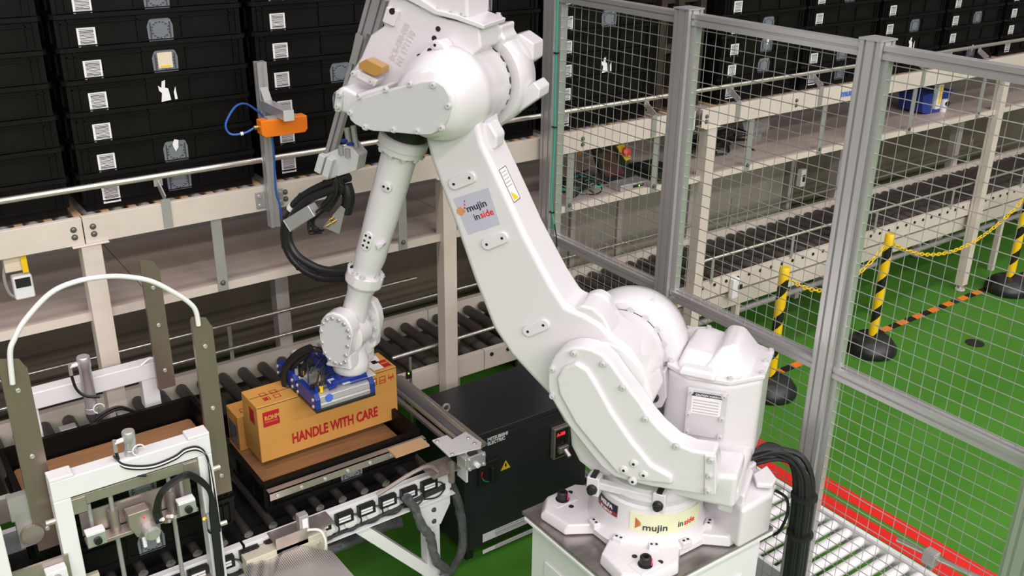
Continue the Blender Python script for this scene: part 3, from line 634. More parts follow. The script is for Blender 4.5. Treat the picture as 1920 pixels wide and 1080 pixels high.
def slot(px0, px1, t, w=.022):
    (s0,z0),(s1,z1) = px0, px1; a = math.atan2(z1-z0,s1-s0); P=[]
    for k in range(9): P.append((s1+w*cos(a-pi/2+pi*k/8), z1+w*sin(a-pi/2+pi*k/8)))
    for k in range(9): P.append((s0+w*cos(a+pi/2+pi*k/8), z0+w*sin(a+pi/2+pi*k/8)))
    rp(P, t-.004, t+.009, 'mounting_pad', bevel=.004, seg=2)
    for s,z in (px0,px1): rbolt(s,t+.0095,z,None,'screw_hole',HOLE)
slot((0.751,2.079),(0.691,2.109),.10); slot((0.626,1.873),(0.568,1.905),.10); slot((0.465,1.562),(0.407,1.598),.10)
# logo stickers
def on_arm(px, up, right): pass
def quadplate(poly, t, m, name, th=.0008): return rp(poly, t, t+th, name, m, bevel=0)
quadplate([(0.757,2.023),(0.623,2.08),(0.579,1.953),(0.7,1.896)],.1003,'lilac','sticker')
A0 = Wp(*[(0.702,1.98)[0],.1016,(0.702,1.98)[1]]); A1 = Wp(*[(0.631,2.013)[0],.1016,(0.631,2.013)[1]]); xr = (A1-A0).normalized(); yr = ND.cross(xr)
def logo(A0, xr, yr, h, fn=None, nrm=ND, parent=RB):
    m = MB()
    for k in range(6):
        a = 2.1+k*.27; L = .55*h+.35*h*(1-abs(k-2.5)/3)
        p = A0-xr*(.12*h)+yr*(.15*h); d = xr*cos(a)+yr*sin(a); e = xr*cos(a+.2)+yr*sin(a+.2)
        m.prism([p,p+d*L,p+e*L], nrm*.0005)
    m.build('logo_wing','logo_or',parent)
    m = MB(); 
    for k in range(3):
        p = A0-xr*(.2*h)+yr*(.35*h)+(xr*.14+yr*.28)*h*k; m.prism([p,p+xr*.22*h*(1-.2*k),p+yr*.2*h+xr*.1*h], nrm*.0005)
    m.build('logo_wing','redl',parent)
logo(A0,xr,yr,.042)
text('mujin',A0,xr,yr,.034,'slate',RB,'logo_lettering',sx=1.12,off=.0006)
A2 = A0-yr*.036+xr*.015
text('in',A2,xr,yr,.034,'slate',RB,'logo_lettering',off=.0004); text('side',A2+xr*.0265,xr,yr,.034,'redl',RB,'logo_lettering',off=.0004)
# long warning label on the sloping upper edge of the arm
a, b = V(Wp(*[(0.62,2.13)[0],.06,(0.62,2.13)[1]])), V(Wp(*[(0.557,2.02)[0],.06,(0.557,2.02)[1]]))
xe = (b-a).normalized(); 
i0 = min(range(len(LINK_)), key=lambda k: (Wp(LINK_[k][0],.06,LINK_[k][1])-a).length)
eA, eB = V(Wp((0.595,2.14)[0],.085,(0.595,2.14)[1])), V(Wp((0.536,2.027)[0],.085,(0.536,2.027)[1]))
xe = (eB-eA).normalized(); nn = xe.cross(ND); nn = nn if nn.z > 0 else -nn
base = eA + nn*.0006 - ND*.005
plate(base, xe, -ND, .125, .062, 'paper', RB, 'warning_label', .0006) if xe.cross(-ND).dot(nn) > 0 else plate(base-ND*.062, xe, ND, .125, .062, 'paper', RB, 'warning_label', .0006)
bb = base+nn*.0014
MB().prism([bb+xe*.085-ND*.012,bb+xe*.118-ND*.012,bb+xe*.118-ND*.05],nn*.0006).build('warning_triangle','yellow',RB)
for k in range(5): MB().prism([bb+xe*(.012+.013*k)-ND*.008,bb+xe*(.016+.013*k)-ND*.008,bb+xe*(.016+.013*k)-ND*.05,bb+xe*(.012+.013*k)-ND*.05],nn*.0004).build('print_line','textb',RB)
for u0,u1,v0,v1 in ((0,.125,0,.002),(0,.125,.06,.062),(0,.002,0,.062),(.123,.125,0,.062)):
    MB().prism([bb+xe*u0-ND*v0,bb+xe*u1-ND*v0,bb+xe*u1-ND*v1,bb+xe*u0-ND*v1],nn*.0003).build('label_border','blk',RB)

# elbow
rl(J3,[(-.355,.14),(-.345,.172),(-.32,.186),(-.19,.190),(-.172,.180)],'elbow_motor_housing')
rl(J3,[(-.165,.150),(-.145,.150)],'elbow_gap_ring','rubber')
rl(J3,[(-.145,.152),(-.10,.158),(.0,.160),(.045,.160),(.055,.164),(.085,.158),(.13,.147),(.175,.132),(.21,.116),(.222,.10)],'elbow_hub')
for i in range(24):
    a = 2*pi*i/24; rbolt(J3[0]+.146*cos(a), -.142, J3[1]+.146*sin(a), -ND)
OV = [(1.08,2.301),(1.087,2.32),(1.081,2.346),(1.061,2.366),(1.032,2.382),(0.959,2.406),(0.878,2.433),(0.804,2.456),(0.762,2.465),(0.737,2.462),(0.713,2.449),(0.694,2.418),(0.69,2.376),(0.703,2.337),(0.73,2.302),(0.765,2.282),(0.809,2.276),(0.909,2.274),(0.989,2.271),(1.03,2.276),(1.063,2.288)]
rp(OV,.16,.232,'elbow_cover_body',bevel=.018,seg=4)
rp([(J3[0]*.04+s*.96+ .004, J3[1]*.04+z*.96-.002) for s,z in OV],.228,.240,'elbow_cover','robot2',bevel=.003)
for s,z in [(1.037,2.389),(0.933,2.422),(0.844,2.445),(0.756,2.453),(0.702,2.385),(0.728,2.305),(0.82,2.288),(0.913,2.284),(1.018,2.282),(1.075,2.332)]:
    pass
for s,z in [(1.035,2.386),(0.934,2.418),(0.843,2.444),(0.759,2.447),(0.706,2.385),(0.732,2.31),(0.82,2.29),(0.91,2.286),(1.017,2.284),(1.072,2.328)]: rbolt(s,.236,z)
rp([(0.927,2.457),(0.893,2.503),(0.825,2.564),(0.801,2.569),(0.785,2.553),(0.766,2.513),(0.752,2.44),(0.892,2.391)],.03,.10,'elbow_lug',bevel=.01)
for x,y in ((817,84),): 
    s,z = (0.815,2.551); rl((s,z),[(.09,.017),(.104,.016),(.106,.009)],'eye_boss',seg=20); rbolt(s,.107,z,None,'screw_hole',HOLE)
for s,z in [(0.837,2.53),(0.877,2.508)]: rl((s,z),[(.09,.009),(.1015,.009)],'pad_hole','blk',seg=14)
# forearm housing block above / behind the elbow
FB = [(0.96,2.808),(1.024,2.675),(1.054,2.604),(1.045,2.588),(1.1,2.555),(1.126,2.506),(1.142,2.475),(1.186,2.417),(1.216,2.357),(1.196,2.262),(1.066,2.235),(0.893,2.32),(0.748,2.48),(0.68,2.538),(0.689,2.611),(0.763,2.62),(0.802,2.625),(0.855,2.637),(0.954,2.679),(0.901,2.785)]
rp(FB,-.13,.03,'forearm_housing',bevel=.014,seg=3)
rp([(1.183,2.377),(1.157,2.391),(1.103,2.369),(0.993,2.408),(1,2.279),(1.122,2.266),(1.146,2.294),(1.189,2.298),(1.193,2.335)],-.02,.14,'forearm_nose',bevel=.012,seg=3)
rp([(1.18,2.374),(1.162,2.383),(1.152,2.376),(1.16,2.312),(1.171,2.299),(1.189,2.301),(1.189,2.326)],.135,.150,'nose_pad','robot2',bevel=.004)
for s,z in [(1.163,2.364),(1.173,2.322)]: rbolt(s,.150,z)
rp([(1.046,2.604),(1.027,2.655),(0.977,2.643),(1.003,2.589)],.025,.042,'housing_pad',bevel=.004)
s,z = (1.005,2.641); rl((s,z),[(.035,.011),(.043,.011)],'pad_hole','blk',seg=16)
for s,z in [(0.838,2.592),(0.853,2.56)]: rl((s,z),[(.02,.009),(.0325,.009)],'pad_hole','blk',seg=14)
# cast number on the housing
p = V(Wp(*[(1.012,2.47)[0],.0295,(1.012,2.47)[1]])); p2 = V(Wp(*[(0.959,2.57)[0],.0295,(0.959,2.57)[1]])); xr2 = (p2-p).normalized(); yr2 = ND.cross(xr2)
text('BC5-030-003',p,xr2,yr2,.027,'robot2',RB,'cast_lettering',off=.0015,th=.0022); text('H1 171110',p-yr2*.03-xr2*.002,xr2,yr2,.03,'robot2',RB,'cast_lettering',off=.0015,th=.0022)
# right part of housing leading to far motor, lid with motor box
rp([(0.805,2.616),(0.773,2.611),(0.692,2.584),(0.692,2.535),(0.714,2.515),(0.738,2.524),(0.762,2.523),(0.806,2.487)],-.19,-.02,'housing_bridge',bevel=.010,seg=3)
rp([(0.768,2.575),(0.685,2.589),(0.689,2.558),(0.672,2.54),(0.696,2.486),(0.779,2.48)],-.30,-.17,'housing_bridge',bevel=.012,seg=3)
rp([(0.729,2.503),(0.711,2.528),(0.677,2.538),(0.622,2.507),(0.623,2.445),(0.66,2.417)],-.43,-.32,'motor_box',bevel=.008)
rp([(0.704,2.313),(0.684,2.296),(0.588,2.386),(0.563,2.361),(0.567,2.328),(0.668,2.251),(0.698,2.254)],-.345,-.235,'terminal_box',bevel=.006)
rp([(1.092,2.778),(1.018,2.698),(0.944,2.681),(0.845,2.64),(0.767,2.628),(0.667,2.603),(0.663,2.617),(0.757,2.644),(0.835,2.656),(0.894,2.688),(0.991,2.782)],-.15,.045,'housing_lid',bevel=.004)
hump([((0.911,2.658)[0],.03),((0.911,2.658)[0],-.16),((0.729,2.668)[0],-.16),((0.729,2.668)[0],.03)],[((0.911,2.658)[0],.03),((0.911,2.658)[0],-.16),((0.729,2.668)[0],-.16),((0.729,2.668)[0],.03)],(0.835,2.631)[1],(0.835,2.631)[1]+.25,'drive_box',.012)
hump([((1.053,2.671)[0],.02),((1.053,2.671)[0],-.12),((0.894,2.68)[0],-.12),((0.894,2.68)[0],.02)],[((1.053,2.671)[0],.02),((1.053,2.671)[0],-.12),((0.894,2.68)[0],-.12),((0.894,2.68)[0],.02)],(0.955,2.668)[1],(0.955,2.668)[1]+.22,'drive_box',.012)
for s,z in [(0.778,2.632),(0.713,2.61)]: inst('cap_screw',RBOLT,RB,Wp(s,-.2,z+.004))
for s,z in [(0.9,2.668),(0.839,2.646),(0.784,2.639),(0.746,2.636)]: inst('cap_screw',RBOLT,RB,Wp(s,.03,z+.004))
# amber rubber stop on a small bracket
m = MB(); P = [(1.106,2.469),(1.074,2.486),(1.013,2.463),(1.015,2.439),(1.047,2.429),(1.107,2.45)]; m.prism([Wp(s,.06,z) for s,z in P],ND*.05); m.build('rubber_block','amber',RB,bevel=.003)
rp([(1.14,2.422),(1.122,2.445),(1.039,2.415),(1.057,2.39)],.05,.10,'stop_bracket',bevel=.004)
for s,z in [(1.131,2.43),(1.063,2.408)]: rbolt(s,.10,z)

# forearm tube
f0, f1 = V((1.0,2.18)), V((1.183,1.637)); fd = (f1-f0).normalized(); fn = V((-fd.y,fd.x))
def fp(u, v=0): return f0+fd*u+fn*v
def W2_(p, t=0): return Wp(p[0],t,p[1])
FA = (W2_(f1)-W2_(f0)).normalized()
m = MB(); m.lathe(W2_(f0),FA,[(-.10,.085),(-.03,.085),(-.028,.078),(.0,.078)],48); m.build('forearm_bearing','blk',RB)
m = MB(); m.lathe(W2_(f0),FA,[(-.025,.080),(-.02,.092),(.012,.092),(.015,.086),(.035,.086),(.04,.072),(.045,.066)],48); m.build('forearm_flange','robot',RB,sharp=50)
m = MB(); m.lathe(W2_(f0),FA,[(.04,.066),(.13,.066),(.30,.064),(.40,.060),(.50,.0605),(.545,.054),(.58,.052)],48); m.build('forearm_tube','robot',RB,sharp=60)
for i in range(10):
    a=2*pi*i/10; x_,y_,d_ = frame(FA); c = W2_(f0)+FA*.035+(x_*cos(a)+y_*sin(a))*.079; inst('cap_screw',RBOLT,RB,c,FA)
for (px,r_) in (((1.041,2.019),.021),((1.134,1.798),.0)):
    if r_:
        rl(px,[(.05,r_),(.068,r_),(.07,r_-.003)],'tube_boss',seg=24)
        for k in (-.009,.009): rbolt(px[0]+k,.0705,px[1]+k*.3,None,'screw_hole',HOLE)
P=[]; c_ = V((1.135,1.794))
for k in range(9): P.append(c_+fd*-.02+V((cos(pi*k/8+math.atan2(-fd.y,-fd.x)-pi/2),sin(pi*k/8+math.atan2(-fd.y,-fd.x)-pi/2)))*.02)
for k in range(9): P.append(c_+fd*.02+V((cos(pi*k/8+math.atan2(fd.y,fd.x)-pi/2),sin(pi*k/8+math.atan2(fd.y,fd.x)-pi/2)))*.02)
rp([(p.x,p.y) for p in P],.045,.066,'tube_pad',bevel=.003)
for u in (-.022,0,.022):
    for v in (-.009,.009): q_ = c_+fd*u+fn*v; rbolt(q_.x,.0665,q_.y,None,'screw_hole',HOLE)
rp([(1.102,1.782),(1.065,1.794),(1.074,1.778),(1.093,1.762)],.03,.06,'tube_lug',bevel=.004)
# collar
x_,y_,d_ = frame(FA); m = MB(); cc = W2_(f1)
def octr(c, r, k=.72):
    pts=[]
    for i in range(16):
        a = 2*pi*i/16; rr = r*(1.0 if i%4 else 1.04); pts.append(c+(x_*cos(a)+y_*sin(a))*rr)
    return pts
m.loft([octr(cc+FA*-.005,.074),octr(cc+FA*.04,.076),octr(cc+FA*.055,.066)]); m.build('wrist_collar','robot',RB,bevel=.006,seg=3,sharp=20)
for i in range(8):
    a = 2*pi*(i+.5)/8+(.12 if i%2 else -.12); inst('cap_screw',RBOLT,RB,cc-FA*.005+(x_*cos(a)+y_*sin(a))*.064,-FA)
# wrist fork, hub, covers
m = MB(); c1 = cc+FA*.045
J5w = W2_(V(J5))
def ov(c, rs, rt, ax=FA):
    yy = ND; xx = yy.cross(ax).normalized(); return [c+xx*cos(2*pi*i/24)*rs+yy*sin(2*pi*i/24)*rt for i in range(24)]
m.loft([ov(c1,.062,.062),ov(c1+FA*.05,.05,.054),ov(c1+FA*.12,.052,.042),ov(c1+FA*.20,.055,.038)]); m.build('wrist_body','robot',RB,sharp=60)
rl(J5,[(-.03,.066),(-.028,.070),(.05,.070),(.054,.064)],'wrist_hub')
rl(J5,[(-.070,.082),(-.064,.086),(-.060,.080),(-.058,.060),(-.045,.058),(-.042,.048),(-.03,.048)],'wrist_ring','robot2')
for i in range(10): a = 2*pi*i/10; rbolt(J5[0]+.068*cos(a),-.060,J5[1]+.068*sin(a),ND)
# far cheek (round) and near cover (rounded oblong)
cheek = circ(J5,.096,-20,200,24) + [(1.306,1.145),(1.247,1.182),(1.163,1.273)]
def fl(px,t): return px
CH = [(1.303,1.369),(1.304,1.422),(1.277,1.465),(1.232,1.487),(1.2,1.479),(1.18,1.439),(1.174,1.393),(1.19,1.329),(1.197,1.276),(1.227,1.249),(1.229,1.196),(1.326,1.141),(1.346,1.238)]
rp(CH,-.118,-.068,'wrist_cheek',bevel=.01,seg=3)
NC = [(1.331,1.455),(1.31,1.477),(1.281,1.49),(1.247,1.486),(1.22,1.471),(1.203,1.442),(1.197,1.411),(1.208,1.362),(1.22,1.312),(1.227,1.278),(1.252,1.261),(1.282,1.262),(1.31,1.275),(1.333,1.304),(1.344,1.355),(1.344,1.413)]
rp(NC,.035,.108,'wrist_cover_body',bevel=.012,seg=4)
rp([(V(NC[k])*.96+V((1.262,1.34))*.04)[:] for k in range(len(NC))],.105,.113,'wrist_cover','robot2',bevel=.002)
for k in range(len(NC)): 
    if k%1==0:
        q_ = V(NC[k])*.86+V((1.262,1.34))*.14; inst('cover_screw',BOLT,RB,Wp(q_.x,.112,q_.y),ND)
fc = (1.284,1.193)
m = MB(); c = Wp(1.275,0.0,0)
m.lathe(c,(0,0,1),[(1.190,.066),(1.200,.074),(1.235,.076),(1.25,.070),(1.29,.062)],48); m.build('wrist_flange','robot',RB,sharp=50)
m = MB(); m.loft([[c+SD*a+ND*b+V((0,0,1.24)) for a,b in ((-.06,-.10),(.055,-.10),(.065,.10),(-.06,.10))],[c+SD*a+ND*b+V((0,0,1.31)) for a,b in ((-.055,-.10),(.02,-.10),(.02,.10),(-.055,.10))]]); m.build('wrist_yoke','robot',RB,bevel=.012,seg=3)
m = MB(); m.lathe(c,(0,0,1),[(1.172,.050),(1.190,.060)],32); m.build('tool_adapter','blk',RB)
FLC = c

# ---------------- dress pack on the forearm ----------------
def wl(lst, t): return [Wp(s,t,z) for s,z in lst]
DP = thing('hose_carrier', Wp(*[(1.325,2.046)[0],-.10,(1.325,2.046)[1]]), 'aluminium bar with valve block and thick black hose loop beside robot forearm', 'hose carrier')
for dx, nm in ((0,'profile_bar'),(1,'profile_bar')):
    P = wl([(1.157,2.706),(1.421,1.985)], -.14) if dx == 0 else wl([(1.116,2.708),(1.184,2.524)], -.14)
    m = MB(); m.beam(P[0],P[1],.04,.032,ND); m.build(nm,'alu',DP,bevel=.002)
    d = (P[1]-P[0]).normalized(); nn_ = ND.cross(d)
    MB().beam(P[0]+ND*.0165,P[1]+ND*.0165,.008,.003,nn_).build('bar_groove','alud',DP)
m = MB(); P = wl([(1.223,2.537),(1.236,2.532),(1.27,2.421),(1.262,2.418),(1.231,2.475)],-.11); m.prism(P,ND*.004); m.build('bracket_plate','galv',DP)
P = wl([(1.252,2.42),(1.213,2.527)],-.10); MB().beam(P[0],P[1],.024,.004,ND).build('bracket_plate','galv',DP)
m = MB(); m.prism(wl([(1.34,2.09),(1.226,2.143),(1.188,2.103),(1.204,2.043),(1.324,1.995),(1.358,2.037)],-.07),ND*.07); m.build('valve_block','robot2',DP,bevel=.004)
for px in (((1.333,2.094),(1.36,2.024)),((1.299,2.085),(1.327,2.011))):
    a, b = Wp(px[0][0],.01,px[0][1]), Wp(px[1][0],.01,px[1][1]); MB().beam(a,b,.028,.03,ND).build('solenoid','robot2',DP,bevel=.003)
for x0,y0,x1,y1,mm,r in ((0,0,0,0,'brass',0),):
    for px in ([(1.245,2.198),(1.238,2.134)],[(1.217,2.209),(1.209,2.129)]):
        a,b = wl(px,-.02); MB().cyl(a,b,.011 if mm else .01,seg=12).build('silencer','brass' if px is None else ('galv' if px[0][0] > px[1][0] else 'blk'),DP)
for s,z in [(1.248,2.15),(1.221,2.141)]: MB().lathe(Wp(s,0,z),(0,0,1),[(0,.013),(.008,.013),(.009,.008)],14).build('push_fitting','blue',DP)
for s,z in [(1.262,2.121),(1.234,2.114)]: MB().lathe(Wp(s,.0,z),(0,0,1),[(-.02,.012),(.012,.011),(.014,.006)],12).build('fitting','galv',DP)
H1 = [(1.246,2.008),(1.322,1.978),(1.402,1.94),(1.485,1.881),(1.538,1.808),(1.561,1.726),(1.545,1.653),(1.492,1.599),(1.407,1.571),(1.308,1.585),(1.241,1.614)]
H2 = [(1.259,1.976),(1.326,1.951),(1.405,1.911),(1.467,1.857),(1.504,1.797),(1.514,1.733),(1.489,1.678),(1.438,1.645),(1.366,1.626),(1.282,1.633),(1.225,1.653)]
MB().tube(catmull(wl(H1,-.02),6),.0175,10).build('hose','rubber',DP); MB().tube(catmull(wl(H2,.02),6),.0155,10).build('hose','rubber',DP)
hp = catmull(wl(H1,-.02),6)
for k in (8,16,24,33,41,47): 
    if k < len(hp)-1: MB().cyl(hp[k],hp[k]+(hp[k+1]-hp[k]).normalized()*.008,.020,seg=12).build('hose_tie','blk',DP)
MB().cyl(hp[20],hp[20]+(hp[21]-hp[20]).normalized()*.02,.0205,seg=12).build('white_clamp','paper',DP)
P = wl([(1.492,1.802),(1.377,1.879)],.03); MB().beam(P[0],P[1],.05,.05,ND).build('clamp_bar','alu',DP,bevel=.003)
MB().beam(P[0]-(P[1]-P[0]).normalized()*.004,P[0],.052,.052,ND).build('end_cap','robot2',DP,bevel=.003)
m = MB(); m.prism(wl([(1.363,1.799),(1.276,1.898),(1.258,1.886),(1.29,1.781)],0),ND*.006); m.build('end_plate','galv',DP,bevel=.001)
P = wl([(1.271,1.973),(1.26,1.922),(1.278,1.861)],-.03); MB().tube(catmull(P,5),.026,12).build('hose_coupling','rubber',DP)
P = wl([(1.342,1.883),(1.309,1.922),(1.27,1.995)],.01); MB().tube(catmull(P,5),.022,12).build('hose_coupling','rubber',DP)
random.seed(3)
for k in range(8):
    a = random.uniform(-6,6); b = random.uniform(-6,6)
    base = [(1.269,2.011),(1.267,1.963),(1.318,1.903),(1.374,1.857),(1.405,1.822),(1.397,1.787),(1.364,1.788)]
    P = [Wp(s+(a if i%2 else b)*.0022, .006*k, z+(b if i%2 else a)*.0022) for i,(s,z) in enumerate(base)]
    MB().tube(catmull(P,5),.0035,6).build('thin_tube','blk',DP)
for s,z in [(1.307,1.848),(1.324,1.82),(1.298,1.837)]:
    MB().cyl(Wp(s,0,z),Wp(s+.018,.01,z-.012),.007,seg=10).build('brass_fitting','brass',DP)

# ---------------- carton being lifted, gripper ----------------
BZ = .83
bp = V((1.175,3.374,0.83)); bq = V((1.815,3.362,0.83)); BY = (bp.y+bq.y)/2
bt = (1.175,3.371,1.091)[2]
BX0, BX1, BT, BD = bp.x, bq.x, bt, .165
c = thing('carton', ((BX0+BX1)/2,BY+BD/2,BZ), 'long tan carton reading HANDLE WITH CARE, gripped by the blue vacuum tool', 'carton')
MB().box((BX0,BY,BZ),(BX1,BY+BD,BT)).build('carton_body','card',c,bevel=.004)
MB().box((BX0+.002,BY-.0006,BT-.006),(BX1-.002,BY+.0,BT-.0035)).build('flap_seam','cardd',c)
MB().box((BX0+.004,BY+BD*.5-.0012,BT),(BX1-.004,BY+BD*.5+.0012,BT+.0008)).build('flap_seam','cardd',c)
h = BT-BZ
def fx(u): return BX0+u*(BX1-BX0)
MB().box((fx(.035),BY-.001,BT-.098),(fx(.145),BY,BT-.03)).build('red_logo_patch','red',c)
text('ROHM',(fx(.045),BY-.0012,BT-.068),(1,0,0),(0,0,1),.027,'card',c,'logo_lettering',sx=.82,off=.0012)
text('SEMICONDUCTOR',(fx(.046),BY-.0012,BT-.080),(1,0,0),(0,0,1),.008,'card',c,'logo_lettering',sx=.8)
text('HANDLE WITH CARE',(fx(.215),BY-.001,BZ+.048),(1,0,0),(0,0,1),.066,'red',c,'lettering',sx=.635,off=.002)
MB().box((BX0-.001,BY+.035,BT-.095),(BX0,BY+.085,BT-.03)).build('red_logo_patch','red',c)
for k in range(3):
    MB().box((fx(.80)+.042*k,BY-.0008,BT-.05),(fx(.80)+.042*k+.030,BY,BT-.046)).build('care_symbol','red',c)
    m = MB()
    x_ = fx(.80)+.042*k
    for a0,b0,a1,b1 in ((0,0,.003,.034),(.027,0,.03,.034),(0,0,.03,.003),(0,.031,.03,.034)) if k<2 else ((0,.018,.03,.021),(.0135,0,.0165,.02),(.004,.02,.007,.034),(.023,.02,.026,.034)):
        m.box((x_+a0,BY-.0009,BT-.062+b0),(x_+a1,BY,BT-.062+b1))
    m.build('care_symbol','red',c)
m = MB()
for k,(a0,b0) in enumerate(((.05,.035),(.095,.035),(.05,.075),(.095,.075))):
    for q_ in ((0,0,.028,.003),(0,.025,.028,.028),(0,0,.003,.028),(.025,0,.028,.028)): m.box((BX0+a0+q_[0],BY+b0+q_[1],BT),(BX0+a0+q_[2],BY+b0+q_[3],BT+.0008))
m.box((BX0+.055,BY+.04,BT),(BX0+.07,BY+.058,BT+.0008)); m.build('care_symbol','red',c)
MB().prism([(BX1-.10,BY+.02,BT),(BX1-.045,BY+.02,BT),(BX1-.025,BY+.14,BT),(BX1-.11,BY+.14,BT)],(0,0,.001)).build('shipping_label','paper',c)
MB().box((BX1-.075,BY+.07,BT+.001),(BX1-.05,BY+.10,BT+.0015)).build('barcode_print','blk',c)
MB().box((BX1-.05,BY+.02,BT),(BX1-.012,BY+.085,BT+.0012)).build('red_logo_patch','red',c)
text('ROHM',(BX1-.046,BY+.05,BT+.0013),(1,0,0),(0,1,0),.016,'card',c,'logo_lettering',sx=.8,off=.0006)
for zz in (.075,.095): MB().box((BX0-.001,BY+.06,BZ+zz),(BX0,BY+.075,BZ+zz+.004)).build('staple','alu',c)

g = V((1.354,3.205,1.1)); g2 = V((1.619,3.174,1.1)); g3 = V((1.37,3.573,1.1))
GX0, GX1, GY0, GY1, GZ = g.x, g2.x, (g.y+g2.y)/2, g3.y, BT
G = thing('vacuum_gripper', ((GX0+GX1)/2,(GY0+GY1)/2,GZ), 'blue and silver vacuum gripper under robot wrist, holding the lettered carton', 'gripper')
GM = GY0+(GY1-GY0)*.5
for y0, y1 in ((GY0,GM-.008),(GM+.008,GY1)):
    MB().box((GX0,y0,GZ+.0005),(GX1,y1,GZ+.015)).build('foam_pad','rubber',G,bevel=.003)
    yy, z0 = y0+.006, GZ+.015
    prof = [(y0+.004,z0),(y0+.002,z0+.018),(y0+.007,z0+.022),(y0+.004,z0+.027),(y0+.009,z0+.05),(y0+.03,z0+.060),(y1-.03,z0+.060),(y1-.009,z0+.05),(y1-.004,z0+.027),(y1-.007,z0+.022),(y1-.002,z0+.018),(y1-.004,z0)]
    MB().prism([(GX0+.022,a,b) for a,b in prof],(GX1-GX0-.044,0,0)).build('aluminium_body','alu',G,bevel=.002)
    for x in (GX0,GX1-.022):
        MB().prism([(x,a,b) for a,b in ((y0,z0),(y0,z0+.045),(y0+.02,z0+.066),(y1-.02,z0+.066),(y1,z0+.045),(y1,z0))],(.022,0,0)).build('end_cap','blue',G,bevel=.004)
        for a in (y0+.018,y1-.018):
            for b in (z0+.012,z0+.042): inst('bolt',BOLT,G,(x-.0005 if x==GX0 else x+.0225,a,b),(-1 if x==GX0 else 1,0,0))
    for k in range(3): MB().box((GX0+.03,y0+.04+.03*k,z0+.060),(GX1-.03,y0+.05+.03*k,z0+.064)).build('top_rib','alud',G)
MB().cyl((GX0+.06,GY0+.0055,GZ+.053),(GX0+.06,GY0+.003,GZ+.053),.017,seg=24).build('blue_badge','bluep',G)
zt = GZ+.075
MB().prism([(GX0+.07,GY0+.02,zt),(GX0+.10,GY0+.02,zt+.004),(GX0+.14,GY0+.05,zt+.02),(GX0+.14,GY1-.05,zt+.02),(GX0+.10,GY1-.02,zt),(GX0+.07,GY1-.02,zt),(GX0+.11,GM,zt+.012)],(0,0,.012)).build('blue_bracket','blue',G,bevel=.003)
MB().prism([(GX1-.10,GY0+.02,zt),(GX1-.02,GY0+.02,zt),(GX1-.02,GY1-.05,zt),(GX1-.10,GY1-.05,zt)],(0,0,.014)).build('blue_bracket','blue',G,bevel=.003)
MB().box((GX0+.09,GY0+.03,zt+.008),(GX1-.02,GY0+.055,zt+.024)).build('blue_bracket','blue',G,bevel=.003)
MB().box((FLC.x-.075,FLC.y-.075,max(zt+.010,1.158)),(FLC.x+.075,FLC.y+.06,1.173)).build('adapter_plate','robot2',G,bevel=.003)
MB().box((FLC.x-.12,FLC.y-.05,zt+.006),(FLC.x-.07,FLC.y-.02,zt+.022)).build('adapter_plate','robot2',G,bevel=.003)
for k,(mm,x,y) in enumerate((('yellow',.04,.03),('blue',.022,.035),('brass',.03,.06),('rubber',.05,.055),('rubber',.015,.06),('brass',.04,.20),('alu',.02,.22),('rubber',.05,.25),('alu',.03,.27),('brass',.10,.12),('brass',.12,.14),('brass',.09,.15))):
    MB().cyl((GX0+x,GY0+y,zt),(GX0+x,GY0+y,zt+.024),.008,seg=10).build('push_fitting',mm,G)
for P, r in (([(1.416,1.29),(1.475,1.254),(1.526,1.199),(1.555,1.138),(1.546,1.088),(1.505,1.082)],.019),([(1.42,1.235),(1.455,1.194),(1.48,1.141),(1.488,1.095)],.017),([(1.423,1.264),(1.501,1.194),(1.517,1.12)],.009)):
    MB().tube(catmull(wl(P,.07),6),r,10).build('hose','rubber',G)
MB().cyl(*wl([(1.385,1.296),(1.421,1.284)],0),.019,seg=14).build('hose_socket','alu',G)
random.seed(11)
for k in range(9):
    a = V((GX0+random.uniform(.01,.12),GY0+random.uniform(.02,.3),zt+.01)); b = V((GX0+random.uniform(.08,.2),GY0+random.uniform(.08,.3),zt+.02)); c_ = (a+b)/2+V((0,0,random.uniform(.03,.07)))
    MB().tube(catmull([a,c_,b],6),.003,6).build('thin_tube','blk',G)
MB().cyl((GX0+.06,GY1-.12,zt),(GX0+.06,GY1-.06,zt+.05),.02,seg=14).build('suction_port','galv',G)

# ---------------- totes on the transfer conveyor ----------------
TX = (1.082,3.135,0.885)[0]; TY = (1.082,3.135,0.885)[1]; TZ = .737
tote(TX,TY,TZ,'open black tote with brown board inside, under the lifted carton',None,'pocket',False,1.43)
def board(x0,y0,z,label,w=TL-.064,d=TD-.064):
    m = MB(); m.prism([(x0,y0+.01,z),(x0+.01,y0,z),(x0+w-.01,y0,z),(x0+w,y0+.01,z),(x0+w,y0+d-.01,z),(x0+w-.01,y0+d,z),(x0+.01,y0+d,z),(x0,y0+d-.01,z)],(0,0,.012))
    tag(m.build('fibreboard','board',bevel=.001), label, 'board'); 
board(TX+.032,TY+.045,TZ+.045,'brown fibreboard sheet lying in the tote below the lifted carton',TL-.064,.51)
c2p = V((1.174,3.593,0.76)); 
c2a = (1.153,3.542,0.8); cy2 = 3.556; cx2 = (1.154,3.556,0.827)[0]; zc = (1.149,3.556,0.962)[2]
CB = thing('carton', (cx2+.2,cy2+.07,TZ+.058), 'tan carton standing in the tote behind and left of the lifted one', 'carton')
MB().box((cx2,cy2,TZ+.058),(cx2+.42,cy2+.13,zc)).build('carton_body','card',CB,bevel=.004)
m = MB()
for q_ in ((0,0,.028,.003),(0,.025,.028,.028),(0,0,.003,.028),(.025,0,.028,.028)): m.box((cx2+.03+q_[0],cy2+.03+q_[1],zc),(cx2+.03+q_[2],cy2+.03+q_[3],zc+.0008))
m.build('care_symbol','red',CB)
